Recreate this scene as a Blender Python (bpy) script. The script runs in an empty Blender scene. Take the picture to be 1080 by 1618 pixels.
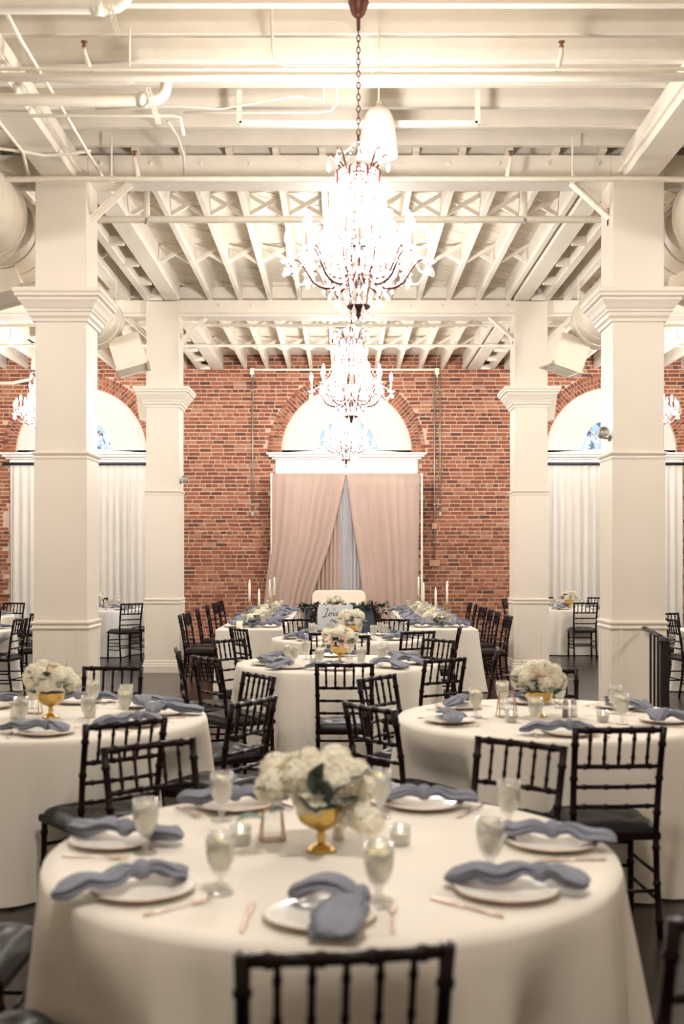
import bpy, math, random
from math import sin, cos, pi, sqrt, radians, atan2
from mathutils import Vector, Matrix
random.seed(7)
R = random.random
def U(a, b): return a + (b - a) * random.random()
SC = bpy.context.scene
COL = SC.collection

# ------------------------------------------------------------------ camera, world, exposure
EYE, F = 1.63, 1766.0
cam_d = bpy.data.cameras.new('camera')
cam = bpy.data.objects.new('camera', cam_d)
COL.objects.link(cam)
cam.location = (0, 0, EYE)
cam.rotation_euler = (pi / 2, 0, 0)
cam_d.sensor_fit = 'VERTICAL'
cam_d.sensor_height = 36.0
cam_d.sensor_width = 36.0
cam_d.lens = F / 1618 * 36
cam_d.shift_y = (883 - 809) / 1618
cam_d.clip_start, cam_d.clip_end = 0.05, 200
cam_d.dof.use_dof = True
cam_d.dof.focus_distance = 14.5
cam_d.dof.aperture_fstop = 2.5
SC.camera = cam

w = bpy.data.worlds.new('world')
SC.world = w
w.use_nodes = True
bg = w.node_tree.nodes['Background']
bg.inputs[0].default_value = (0.80, 0.89, 1.0, 1)
bg.inputs[1].default_value = 0.95
SC.view_settings.view_transform = 'Standard'
SC.view_settings.look = 'None'
SC.view_settings.gamma = 1
SC.view_settings.use_curve_mapping = False
SC.view_settings.exposure = 0.52
LAMP_W = 350.0
LAMP_COL = (1.0, 0.955, 0.90)
LAMP_COL_FAR = (1.0, 0.98, 0.955)
try:
    SC.cycles.max_bounces = 8
    SC.cycles.transparent_max_bounces = 14
    SC.cycles.caustics_reflective = False
    SC.cycles.caustics_refractive = False
    SC.cycles.sample_clamp_indirect = 4
    SC.cycles.use_denoising = True
except Exception:
    pass

# ------------------------------------------------------------------ materials
def lin(c):
    return tuple(((x / 255) / 12.92 if x / 255 <= 0.04045 else ((x / 255 + 0.055) / 1.055) ** 2.4) for x in c) + (1,)
def mat(name, rgb, rough=0.5, metal=0.0, var=0.0, scale=8.0, bump=0.0, bscale=60.0, stretch=None, spec=0.5, sheen=0.0, rand=0.0, attr=None):
    m = bpy.data.materials.new(name)
    m.use_nodes = True
    nt = m.node_tree
    N, L = nt.nodes, nt.links
    b = N['Principled BSDF']
    b.inputs['Base Color'].default_value = lin(rgb)
    b.inputs['Roughness'].default_value = rough
    b.inputs['Metallic'].default_value = metal
    b.inputs['Specular IOR Level'].default_value = spec
    if sheen: b.inputs['Sheen Weight'].default_value = sheen
    tc = N.new('ShaderNodeTexCoord')
    src = tc.outputs['Object']
    if stretch:
        mp = N.new('ShaderNodeMapping')
        mp.inputs['Scale'].default_value = stretch
        L.new(src, mp.inputs['Vector'])
        src = mp.outputs['Vector']
    colsock = None
    if var:
        n = N.new('ShaderNodeTexNoise')
        n.inputs['Scale'].default_value = scale
        n.inputs['Detail'].default_value = 5
        L.new(src, n.inputs['Vector'])
        mr = N.new('ShaderNodeMapRange')
        mr.inputs['From Min'].default_value = 0.25
        mr.inputs['From Max'].default_value = 0.75
        mr.inputs['To Min'].default_value = 1 - var
        mr.inputs['To Max'].default_value = 1 + var
        L.new(n.outputs['Fac'], mr.inputs['Value'])
        fac = mr.outputs['Result']
        if rand:
            oi = N.new('ShaderNodeObjectInfo')
            mr2 = N.new('ShaderNodeMapRange')
            mr2.inputs['To Min'].default_value = 1 - rand
            mr2.inputs['To Max'].default_value = 1 + rand
            if attr:
                at = N.new('ShaderNodeAttribute'); at.attribute_name = attr
                L.new(at.outputs['Fac'], mr2.inputs['Value'])
            else:
                L.new(oi.outputs['Random'], mr2.inputs['Value'])
            mu = N.new('ShaderNodeMath'); mu.operation = 'MULTIPLY'
            L.new(fac, mu.inputs[0]); L.new(mr2.outputs['Result'], mu.inputs[1])
            fac = mu.outputs[0]
        mx = N.new('ShaderNodeVectorMath'); mx.operation = 'SCALE'
        mx.inputs[0].default_value = lin(rgb)[:3]
        L.new(fac, mx.inputs['Scale'])
        L.new(mx.outputs['Vector'], b.inputs['Base Color'])
    if bump:
        n2 = N.new('ShaderNodeTexNoise')
        n2.inputs['Scale'].default_value = bscale
        n2.inputs['Detail'].default_value = 4
        L.new(src, n2.inputs['Vector'])
        bp = N.new('ShaderNodeBump')
        bp.inputs['Strength'].default_value = bump
        bp.inputs['Distance'].default_value = 0.01
        L.new(n2.outputs['Fac'], bp.inputs['Height'])
        L.new(bp.outputs['Normal'], b.inputs['Normal'])
    return m
def mat_brick(name, attr):
    m = bpy.data.materials.new(name); m.use_nodes = True
    nt = m.node_tree; N, L = nt.nodes, nt.links
    b = N['Principled BSDF']; b.inputs['Roughness'].default_value = 0.85
    if attr:
        s = N.new('ShaderNodeAttribute'); s.attribute_name = 'tint'; so = s.outputs['Fac']
    else:
        s = N.new('ShaderNodeObjectInfo'); so = s.outputs['Random']
    rp = N.new('ShaderNodeValToRGB')
    els = rp.color_ramp.elements
    els[0].position = 0.0; els[0].color = lin((96, 60, 50))
    els[1].position = 1.0; els[1].color = lin((176, 128, 106))
    for p, c in ((0.05, (116, 66, 50)), (0.25, (132, 74, 54)), (0.5, (150, 88, 63)), (0.75, (160, 97, 70)), (0.92, (170, 112, 86))):
        e = els.new(p); e.color = lin(c)
    L.new(so, rp.inputs['Fac'])
    tc = N.new('ShaderNodeTexCoord')
    n = N.new('ShaderNodeTexNoise'); n.inputs['Scale'].default_value = 22; n.inputs['Detail'].default_value = 6
    L.new(tc.outputs['Object'], n.inputs['Vector'])
    mr = N.new('ShaderNodeMapRange'); mr.inputs['From Min'].default_value = 0.3; mr.inputs['From Max'].default_value = 0.7
    mr.inputs['To Min'].default_value = 0.78; mr.inputs['To Max'].default_value = 1.2
    L.new(n.outputs['Fac'], mr.inputs['Value'])
    sc = N.new('ShaderNodeVectorMath'); sc.operation = 'SCALE'
    L.new(rp.outputs['Color'], sc.inputs[0]); L.new(mr.outputs['Result'], sc.inputs['Scale'])
    L.new(sc.outputs['Vector'], b.inputs['Base Color'])
    bp = N.new('ShaderNodeBump'); bp.inputs['Strength'].default_value = 0.5; bp.inputs['Distance'].default_value = 0.006
    L.new(n.outputs['Fac'], bp.inputs['Height']); L.new(bp.outputs['Normal'], b.inputs['Normal'])
    return m
def mat_glass(name, tint=(1, 1, 1), base=0.12, rough=0.04, diff=0.0, dcol=(1, 1, 1), trl=0.0):
    m = bpy.data.materials.new(name); m.use_nodes = True
    nt = m.node_tree; N, L = nt.nodes, nt.links
    N.remove(N['Principled BSDF'])
    out = N['Material Output']
    t = N.new('ShaderNodeBsdfTransparent'); t.inputs[0].default_value = tint + (1,)
    g = N.new('ShaderNodeBsdfGlossy'); g.inputs['Roughness'].default_value = rough
    lw = N.new('ShaderNodeLayerWeight'); lw.inputs['Blend'].default_value = 0.45
    mr = N.new('ShaderNodeMapRange'); mr.inputs['To Min'].default_value = base; mr.inputs['To Max'].default_value = 0.8
    L.new(lw.outputs['Facing'], mr.inputs['Value'])
    mx = N.new('ShaderNodeMixShader')
    L.new(mr.outputs['Result'], mx.inputs['Fac']); L.new(t.outputs[0], mx.inputs[1]); L.new(g.outputs[0], mx.inputs[2])
    last = mx
    if diff:
        d = N.new('ShaderNodeBsdfDiffuse'); d.inputs[0].default_value = dcol + (1,)
        m2 = N.new('ShaderNodeMixShader'); m2.inputs['Fac'].default_value = diff
        L.new(last.outputs[0], m2.inputs[1]); L.new(d.outputs[0], m2.inputs[2]); last = m2
    if trl:
        d = N.new('ShaderNodeBsdfTranslucent'); d.inputs[0].default_value = dcol + (1,)
        m2 = N.new('ShaderNodeMixShader'); m2.inputs['Fac'].default_value = trl
        L.new(last.outputs[0], m2.inputs[1]); L.new(d.outputs[0], m2.inputs[2]); last = m2
    L.new(last.outputs[0], out.inputs['Surface'])
    return m
def mat_cloth(name, rgb, trl=0.25, bump=0.15, bscale=220):
    m = mat(name, rgb, 0.85, var=0.03, scale=3, bump=bump, bscale=bscale, spec=0.15)
    nt = m.node_tree; N, L = nt.nodes, nt.links
    b = N['Principled BSDF']; out = N['Material Output']
    t = N.new('ShaderNodeBsdfTranslucent'); t.inputs[0].default_value = lin(rgb)
    mx = N.new('ShaderNodeMixShader'); mx.inputs['Fac'].default_value = trl
    L.new(b.outputs[0], mx.inputs[1]); L.new(t.outputs[0], mx.inputs[2]); L.new(mx.outputs[0], out.inputs['Surface'])
    return m
def mat_emit(name, rgb, strength, sample=True):
    m = bpy.data.materials.new(name); m.use_nodes = True
    N, L = m.node_tree.nodes, m.node_tree.links
    N.remove(N['Principled BSDF'])
    e = N.new('ShaderNodeEmission'); e.inputs[0].default_value = rgb + (1,); e.inputs[1].default_value = strength
    L.new(e.outputs[0], N['Material Output'].inputs['Surface'])
    if not sample:
        try: m.cycles.emission_sampling = 'NONE'
        except Exception: pass
    return m
M = dict(
    brick=mat_brick('brick_red', False), brick_mass=mat_brick('brick_red_mass', True),
    mortar=mat('mortar', (214, 188, 165), 0.95, var=0.10, scale=9, bump=0.4, bscale=40),
    paint=mat('cream_paint', (228, 218, 204), 0.45, var=0.02, scale=2, bump=0.05, bscale=30),
    ceil=mat('ceiling_paint', (236, 227, 213), 0.55, var=0.05, scale=4, bump=0.15, bscale=25),
    deck=mat('deck_paint', (226, 215, 198), 0.6, var=0.06, scale=5, stretch=(1, 9, 1), bump=0.2, rand=0.06),
    pipe=mat('pipe_paint', (242, 234, 218), 0.4, var=0.04, scale=12),
    plaster=mat('white_plaster', (222, 217, 212), 0.6, var=0.03, scale=6, bump=0.1),
    stone=mat('white_stone', (240, 236, 230), 0.5, var=0.06, scale=10),
    floor=mat('dark_floor_wood', (48, 37, 35), 0.22, var=0.18, scale=6, stretch=(0.6, 14, 1), bump=0.08, bscale=30, rand=0.2, spec=0.35),
    floor_mass=mat('dark_floor_wood_mass', (48, 37, 35), 0.22, var=0.18, scale=6, stretch=(0.6, 14, 1), bump=0.08, bscale=30, rand=0.2, attr='tint', spec=0.35),
    chair=mat('mahogany', (26, 11, 11), 0.3, var=0.2, scale=20, stretch=(1, 1, 0.2), spec=0.14),
    cushion=mat('black_satin', (24, 21, 21), 0.4, var=0.15, scale=14, bump=0.15, bscale=30, spec=0.22),
    cloth=mat_cloth('ivory_linen', (234, 227, 215), 0.05),
    cloth_white=mat_cloth('white_linen', (226, 224, 222), 0.05),
    cloth_blue=mat_cloth('slate_blue_cloth', (100, 108, 120), 0.05),
    napkin=mat_cloth('slate_napkin', (140, 142, 154), 0.08, 0.3, 300),
    drape=mat_cloth('blush_chiffon', (206, 180, 167), 0.25),
    curtain=mat_cloth('cream_curtain', (248, 243, 236), 0.3),
    sheer=mat_cloth('pale_sheer', (226, 222, 224), 0.4),
    china=mat('white_china', (244, 240, 232), 0.18, var=0.01),
    rim=mat('copper_rim', (190, 140, 112), 0.3, 0.7, var=0.03),
    cutlery=mat('rose_gold', (226, 200, 184), 0.32, 0.8, var=0.03),
    gold=mat('antique_gold', (206, 172, 100), 0.26, 0.9, var=0.12, scale=12, bump=0.1, bscale=40),
    bronze=mat('bronze', (92, 52, 44), 0.4, 0.55, var=0.2, scale=25),
    iron=mat('black_iron', (34, 26, 28), 0.4, 0.3, var=0.15, scale=20),
    steel=mat('galvanised_steel', (176, 170, 162), 0.45, 0.5, var=0.08, scale=14),
    brass=mat('brass', (150, 104, 84), 0.4, 0.6, var=0.1),
    duct=mat('duct_paint', (222, 210, 192), 0.5, var=0.05, scale=5),
    petal=mat_cloth('white_petal', (248, 242, 224), 0.25, 0.05),
    petal_blush=mat_cloth('blush_petal', (244, 224, 204), 0.25, 0.05),
    leaf=mat('eucalyptus_leaf', (92, 108, 94), 0.6, var=0.2, scale=16, rand=0.2),
    leaf_dark=mat('dark_leaf', (58, 70, 62), 0.55, var=0.25, scale=16, rand=0.25),
    stem=mat('green_stem', (86, 94, 66), 0.6, var=0.1),
    wax=mat('ivory_wax', (248, 240, 222), 0.4, var=0.02),
    uph=mat('cream_upholstery', (240, 222, 202), 0.7, var=0.04, scale=12, bump=0.1),
    wood=mat('dark_wood', (70, 46, 36), 0.4, var=0.2, scale=12),
    sign=mat('white_board', (236, 238, 242), 0.5, var=0.03, scale=4, stretch=(1, 1, 6)),
    ink=mat('black_ink', (26, 26, 30), 0.6, var=0.05),
    glass=mat_glass('clear_glass', (0.99, 0.99, 0.985), 0.05, 0.03, 0.10, (1, 1, 0.97), 0.06),
    water=mat_glass('lemon_water', (0.99, 0.97, 0.88), 0.01, 0.03, 0.36, (1.0, 0.96, 0.80), 0.30),
    lemon=mat('lemon_slice', (240, 222, 140), 0.5, var=0.06, scale=60),
    ice=mat_glass('ice', (1, 1, 1), 0.1, 0.1, 0.35, (1, 1, 1)),
    crystal=mat_glass('crystal', (0.97, 0.97, 0.97), 0.16, 0.08, 0.12, (1, 1, 1), 0.15),
    pane=mat_glass('window_glass', (0.80, 0.88, 0.98), 0.06, 0.02),
    shade=mat_cloth('white_shade', (244, 240, 232), 0.35, 0.05),
    tree=mat('tree_leaf', (120, 136, 140), 0.7, var=0.3, scale=6),
    bark=mat('tree_bark', (88, 74, 62), 0.8, var=0.2),
    bulb=mat_emit('lit_bulb', (1.0, 0.93, 0.82), 26.0, False),
    flame=mat_emit('candle_flame', (1.0, 0.82, 0.5), 12.0, False),
    lampdisc=mat_emit('lamp_diffuser', (1.0, 0.95, 0.88), 5.0, False),
)

# ------------------------------------------------------------------ mesh helpers
def rotm(axis_from, to):
    return Vector(axis_from).rotation_difference(Vector(to)).to_matrix()
class MB:
    def __init__(s): s.v, s.f, s.t = [], [], []
    def add(s, vs, fs, tint=None):
        o = len(s.v); s.v.extend(tuple(p) for p in vs)
        s.f.extend(tuple(i + o for i in f) for f in fs)
        if tint is not None: s.t.extend([tint] * len(vs))
        return s
    def box(s, x0, x1, y0, y1, z0, z1, tint=None, m=None):
        vs = [(x0, y0, z0), (x1, y0, z0), (x1, y1, z0), (x0, y1, z0), (x0, y0, z1), (x1, y0, z1), (x1, y1, z1), (x0, y1, z1)]
        if m is not None: vs = [m @ Vector(p) for p in vs]
        return s.add(vs, [(3, 2, 1, 0), (4, 5, 6, 7), (0, 1, 5, 4), (1, 2, 6, 5), (2, 3, 7, 6), (3, 0, 4, 7)], tint)
    def bbox(s, x0, x1, y0, y1, z0, z1, b=0.004, tint=None):
        """box with chamfered edges (24 verts)"""
        X, Y, Z = (x0, x1), (y0, y1), (z0, z1)
        vs, fs = [], []
        idx = {}
        for i in (0, 1):
            for j in (0, 1):
                for k in (0, 1):
                    sx, sy, sz = (1 if i == 0 else -1) * b, (1 if j == 0 else -1) * b, (1 if k == 0 else -1) * b
                    for ax, p in enumerate(((X[i], Y[j] + sy, Z[k] + sz), (X[i] + sx, Y[j], Z[k] + sz), (X[i] + sx, Y[j] + sy, Z[k]))):
                        idx[i, j, k, ax] = len(vs); vs.append(p)
        for i in (0, 1):
            q = [idx[i, 0, 0, 0], idx[i, 0, 1, 0], idx[i, 1, 1, 0], idx[i, 1, 0, 0]]; fs.append(q if i == 0 else q[::-1])
            q = [idx[0, i, 0, 1], idx[1, i, 0, 1], idx[1, i, 1, 1], idx[0, i, 1, 1]]; fs.append(q if i == 0 else q[::-1])
            q = [idx[0, 0, i, 2], idx[0, 1, i, 2], idx[1, 1, i, 2], idx[1, 0, i, 2]]; fs.append(q if i == 0 else q[::-1])
        for i in (0, 1):
            for j in (0, 1):
                fs.append([idx[i, j, 0, 0], idx[i, j, 1, 0], idx[i, j, 1, 1], idx[i, j, 0, 1]][::1 if i != j else -1])
                fs.append([idx[i, 0, j, 0], idx[i, 1, j, 0], idx[i, 1, j, 2], idx[i, 0, j, 2]][::1 if i == j else -1])
                fs.append([idx[0, i, j, 1], idx[1, i, j, 1], idx[1, i, j, 2], idx[0, i, j, 2]][::1 if i != j else -1])
                for k in (0, 1):
                    q = [idx[i, j, k, 0], idx[i, j, k, 1], idx[i, j, k, 2]]; fs.append(q if (i + j + k) % 2 == 0 else q[::-1])
        return s.add(vs, fs, tint)
    def tube(s, pts, r, n=8, cap=True, flat=None, up=(0, 0, 1), closed=False):
        P = [Vector(p) for p in pts]; k = len(P)
        rr = r if isinstance(r, (list, tuple)) else [r] * k
        vs, fs = [], []
        prev = None
        for i, p in enumerate(P):
            if closed: d = P[(i + 1) % k] - P[i - 1]
            else: d = P[min(i + 1, k - 1)] - P[max(i - 1, 0)]
            if d.length < 1e-9: d = Vector((0, 0, 1))
            d.normalize()
            if prev is None:
                a = Vector(up)
                if abs(a.dot(d)) > 0.95: a = Vector((1, 0, 0))
                u = (a - d * a.dot(d)).normalized()
            else:
                u = prev - d * prev.dot(d)
                if u.length < 1e-6: u = d.orthogonal()
                u.normalize()
            prev = u
            w_ = d.cross(u)
            fl = flat if flat is not None else 1.0
            for j in range(n):
                a = 2 * pi * j / n
                vs.append(p + u * (cos(a) * rr[i] * fl) + w_ * (sin(a) * rr[i]))
        for i in range(k - (0 if closed else 1)):
            i2 = (i + 1) % k
            for j in range(n):
                j2 = (j + 1) % n
                fs.append((i * n + j, i * n + j2, i2 * n + j2, i2 * n + j))
        if cap and not closed:
            fs.append(tuple(range(n))[::-1]); fs.append(tuple((k - 1) * n + j for j in range(n)))
        return s.add(vs, fs)
    def lathe(s, prof, n=16, c=(0, 0, 0), m=None, tint=None):
        vs, fs = [], []
        for r, z in prof:
            for j in range(n):
                a = 2 * pi * j / n
                p = Vector((r * cos(a), r * sin(a), z))
                if m is not None: p = m @ p
                vs.append((p[0] + c[0], p[1] + c[1], p[2] + c[2]))
        for i in range(len(prof) - 1):
            for j in range(n):
                j2 = (j + 1) % n
                fs.append((i * n + j, i * n + j2, (i + 1) * n + j2, (i + 1) * n + j))
        fs.append(tuple(range(n))[::-1]); fs.append(tuple((len(prof) - 1) * n + j for j in range(n)))
        return s.add(vs, fs, tint)
    def grid(s, fn, nu, nv, closed_u=False):
        vs = [fn(i / (nu if closed_u else nu - 1), j / (nv - 1)) for j in range(nv) for i in range(nu)]
        fs = []
        for j in range(nv - 1):
            for i in range(nu if closed_u else nu - 1):
                i2 = (i + 1) % nu
                fs.append((j * nu + i, j * nu + i2, (j + 1) * nu + i2, (j + 1) * nu + i))
        return s.add(vs, fs)
    def prism(s, poly, y0, y1, m=None, tint=None):
        """extrude an xz polygon from y0 to y1"""
        k = len(poly)
        vs = [(p[0], y0, p[1]) for p in poly] + [(p[0], y1, p[1]) for p in poly]
        if m is not None: vs = [m @ Vector(p) for p in vs]
        fs = [tuple(range(k)), tuple(range(2 * k - 1, k - 1, -1))]
        fs += [(i, i + k, (i + 1) % k + k, (i + 1) % k) for i in range(k)]
        return s.add(vs, fs, tint)
    def mesh(s, name, material, smooth=False):
        me = bpy.data.meshes.new(name)
        me.from_pydata(s.v, [], s.f)
        if s.t and len(s.t) == len(s.v):
            a = me.attributes.new('tint', 'FLOAT', 'POINT'); a.data.foreach_set('value', s.t)
        if smooth: me.polygons.foreach_set('use_smooth', [True] * len(me.polygons))
        me.materials.append(material)
        me.update()
        return me
    def build(s, name, material, parent=None, smooth=False, **props):
        return put(name, s.mesh(name, material, smooth), parent, **props)
def put(name, me, parent=None, loc=None, rot=None, scale=None, **props):
    o = bpy.data.objects.new(name, me)
    COL.objects.link(o)
    if parent is not None: o.parent = parent
    if loc is not None: o.location = loc
    if rot is not None: o.rotation_euler = rot
    if scale is not None: o.scale = scale if hasattr(scale, '__len__') else (scale,) * 3
    for k, v in props.items(): o[k] = v
    return o
def thing(name, label, cat, loc=(0, 0, 0), rz=0, group=None):
    o = put(name, None, None, loc, (0, 0, rz))
    o['label'] = label; o['category'] = cat
    if group: o['group'] = group
    o.empty_display_size = 0.1
    return o
def struct(name, loc=(0, 0, 0), **p):
    o = put(name, None, None, loc); o['kind'] = 'structure'
    for k, v in p.items(): o[k] = v
    return o
def tag(o, label, cat, group=None):
    o['label'] = label; o['category'] = cat
    if group: o['group'] = group
    return o
KIDS = {}
def copy_tree(o, parent=None):
    c = o.copy(); COL.objects.link(c)
    if parent is not None: c.parent = parent
    for ch in list(o.children): copy_tree(ch, c)
    return c
def copy_at(o, loc, rz, label, group=None, scale=None):
    c = copy_tree(o); c.location = loc; c.rotation_euler = (0, 0, rz)
    if scale: c.scale = (scale,) * 3
    c['label'] = label
    if group: c['group'] = group
    return c
def arc(cx, cz, r, a0, a1, n): return [(cx + r * cos(a0 + (a1 - a0) * i / n), cz + r * sin(a0 + (a1 - a0) * i / n)) for i in range(n + 1)]

# ------------------------------------------------------------------ room constants
XC = 0.07                      # centre line of the nave
NEAR, FAR, WALL = 10.24, 16.04, 22.0
CW = 0.47                      # column width
INN = 2.41                     # half span between inner faces
ZJ, ZD = 5.37, 5.64            # joist underside, deck underside
ZS = 3.722                     # arch spring
RL, RO = 1.283, 1.557          # lunette radius, outer arch radius
WX = (XC - 5.2, XC + 0.02, XC + 5.23)
XW = 8.6

# ------------------------------------------------------------------ floor
fl = struct('floor')
MB().box(-XW, XW, -2.5, WALL + 0.1, -0.08, -0.012).build('subfloor', M['floor'], fl)
rows = []
y = -2.5; pw = 0.125; row = 0
while y < WALL:
    x = -XW - U(0, 2)
    while x < XW:
        l = U(1.6, 2.6)
        a, b = max(x, -XW), min(x + l, XW)
        if b > a: rows.append((a, b, y, y + pw))
        x += l
    y += pw
rows_in = sorted([r for r in rows if r[2] > 3.2 and abs((r[0] + r[1]) / 2) < r[2] * 0.34 + 0.6], key=lambda r: r[2])[:290]
sin_ = set(rows_in)
mass = MB()
for r in rows:
    if r not in sin_:
        mass.box(r[0] + .0012, r[1] - .0012, r[2] + .0012, r[3] - .0012, -0.012, U(-.0006, 0), tint=R())
mass.build('plank_field', M['floor_mass'], fl, kind='stuff')
for r in rows_in:
    MB().box(r[0] + .0012, r[1] - .0012, r[2] + .0012, r[3] - .0012, -0.012, U(-.0006, 0)).build('plank', M['floor'], fl)

# ------------------------------------------------------------------ back wall of brick
wb = struct('wall_back')
mo = MB()
HW = 1.40
prev = -XW
ZT = 5.9
for cx in WX:
    mo.box(prev, cx - HW, WALL + .012, WALL + .3, 0, ZT)
    poly = [(cx - HW, ZS), (cx - HW, ZT), (cx + HW, ZT), (cx + HW, ZS)]
    ar = arc(cx, ZS, RL, 0, pi, 24)
    # spandrel above the lunette, in quads
    top = []
    for (px, pz) in ar:
        t = (px - cx) / RL
        top.append((cx + t * HW, ZT))
    for i in range(24):
        mo.prism([ar[i], top[i], top[i + 1], ar[i + 1]][::-1], WALL + .012, WALL + .3)
    mo.prism([(cx + RL, ZS), (cx + HW, ZS), (cx + HW, ZT)], WALL + .012, WALL + .3)
    mo.prism([(cx - RL, ZS), (cx - HW, ZT), (cx - HW, ZS)], WALL + .012, WALL + .3)
    prev = cx + HW
mo.box(prev, XW, WALL + .012, WALL + .3, 0, ZT)
mo.build('mortar', M['mortar'], wb)
CH, BH, BL, BD = 0.0775, 0.0575, 0.212, 0.10
def blocked(x0, x1, z):
    xm = (x0 + x1) / 2
    for cx in WX:
        if z > ZS - .02:
            if (xm - cx) ** 2 + (z - ZS) ** 2 < (RO - .015) ** 2: return True
        else:
            if abs(xm - cx) < HW + .03 and z < ZS: return True
    return False
bricks = []
c = 0; z = 0.02
while z < 5.62:
    hdr = (c % 6 == 3)
    L_ = 0.105 if hdr else BL
    x = -XW + (0.0 if hdr else (c % 2) * (BL + .013) / 2) - U(0, .02)
    while x < XW:
        l = L_ * U(.95, 1.04)
        if not hdr and R() < .05: l = .105
        if not blocked(x, x + l, z + BH / 2): bricks.append((x, x + l, z + U(-.002, .002), hdr))
        x += l + .0175
    z += CH; c += 1
def brick_prio(b):
    xm, z = (b[0] + b[1]) / 2, b[2]
    if b[3] or not (0.195 < b[1] - b[0] < .24): return 9
    if 1.65 < abs(xm - XC) < 3.05 and 2.45 < z < 4.9: return 0
    return 9
singles = [b for b in bricks if brick_prio(b) == 0]
random.Random(3).shuffle(singles)
singles = set(singles[:296])
bm_ = MB()
for b in bricks:
    if b in singles: continue
    d = U(-.004, .005)
    x0, x1, z0 = b[0], b[1], b[2]
    t = R() if R() > .015 else 0.0
    j = [U(-.003, .003) for _ in range(4)]
    vs = [(x0 + j[0], WALL - d, z0 + j[1]), (x1 + j[1], WALL - d, z0 + j[2]), (x1 + j[2], WALL - d, z0 + BH + j[3]), (x0 + j[3], WALL - d, z0 + BH + j[0])]
    vs += [(p[0], WALL + .03, p[2]) for p in vs]
    bm_.add(vs, [(0, 1, 2, 3), (0, 4, 5, 1), (1, 5, 6, 2), (2, 6, 7, 3), (3, 7, 4, 0)], t)
bm_.build('brick_field', M['brick_mass'], wb, kind='stuff')
bme = MB().bbox(-.1075, .1075, 0, .06, -BH / 2, BH / 2, .004).mesh('brick', M['brick'])
for b in singles:
    put('brick', bme, wb, ((b[0] + b[1]) / 2, WALL - U(-.002, .006), b[2] + BH / 2), (0, U(-.006, .006), 0), ((b[1] - b[0]) / .215, 1, 1))

# ------------------------------------------------------------------ arches, lunettes, windows, curtains
abr = MB().bbox(-.0285, .0285, 0, .08, -.041, .041, .004).mesh('brick', M['brick'])
for k, cx in enumerate(WX):
    ring = struct('trim_%d' % (k + 1), label='brick arch of three rings over ' + ('the left window', 'the centre window', 'the right window')[k])
    for q in range(3):
        r = RL + .048 + q * .0905
        n = int(pi * r / .069)
        for i in range(n):
            a = pi * (i + .5) / n
            put('brick', abr, ring, (cx + r * cos(a), WALL - U(.002, .012), ZS + r * sin(a)), (0, -a + pi / 2, 0), (pi * r / n / .0685 * .93, 1, 1))
    win = struct('window_%d' % (k + 1), label='half round window in a white arched panel, ' + ('left of the columns', 'above the blush drapes', 'right of the columns')[k])
    RW, ZW = .598, 3.775
    m = MB()
    a_o, a_i = arc(cx, ZS, RL + .01, 0, pi, 32), arc(cx, ZW, RW, 0, pi, 32)
    for i in range(32):
        m.prism([a_i[i], a_o[i], a_o[i + 1], a_i[i + 1]][::-1], WALL + .07, WALL + .16)
    m.box(cx - RL, cx + RL, WALL + .07, WALL + .16, ZS - .1, ZW)
    m.build('lunette_panel', M['plaster'], win)
    m = MB()
    for r0, r1, pr in ((RW + .0, RW + .05, .03), (RW + .05, RW + .10, .018), (RW + .18, RW + .21, .012)):
        A, B = arc(cx, ZW, r0, 0, pi, 32), arc(cx, ZW, r1, 0, pi, 32)
        for i in range(32): m.prism([A[i], B[i], B[i + 1], A[i + 1]][::-1], WALL + .07 - pr, WALL + .08)
    m.build('arched_moulding', M['plaster'], win)
    pts = arc(cx, ZW, RW, 0, pi, 24)
    MB().prism(pts[::-1], WALL + .12, WALL + .126).build('pane', M['pane'], win)
    m = MB()
    for a in (pi * .25, pi * .5, pi * .75):
        m.tube([(cx, WALL + .11, ZW), (cx + RW * cos(a), WALL + .11, ZW + RW * sin(a))], .014, 6)
    m.tube([(cx + .27 * cos(pi * i / 12), WALL + .11, ZW + .27 * sin(pi * i / 12)) for i in range(13)], .012, 6)
    m.box(cx - RW, cx + RW, WALL + .09, WALL + .14, ZW - .02, ZW + .015)
    m.build('glazing_bar', M['plaster'], win)
    # cornice and frieze
    cor = struct('trim_%d' % (k + 4), label='white stone cornice under ' + ('the left lunette', 'the centre lunette', 'the right lunette')[k])
    m = MB()
    W2 = 1.57
    for z0, z1, pr, wd in ((3.67, 3.715, .16, W2), (3.625, 3.67, .12, W2 - .04), (3.585, 3.625, .07, W2 - .10)):
        m.bbox(cx - wd, cx + wd, WALL - pr, WALL + .06, z0, z1, .006)
    m.build('cornice', M['stone'], cor)
    fz = 3.26 if k == 1 else 3.50
    n = 4
    ed = [cx - HW, cx - .88, cx, cx + .88, cx + HW]
    for i in range(4):
        MB().bbox(ed[i] + .002, ed[i + 1] - .002, WALL - .04, WALL + .06, fz, 3.585, .004).build('panel', M['stone'], cor)
    rec = struct('wall_recess' if k == 1 else 'wall_recess', label='plain plaster behind ' + ('the left curtain', 'the blush drapes', 'the right curtain')[k])
    rec.name = 'wall_recess'
    MB().box(cx - HW, cx + HW, WALL + .05, WALL + .2, 0, fz + .02).build('plaster_face', M['plaster'], rec)

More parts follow.
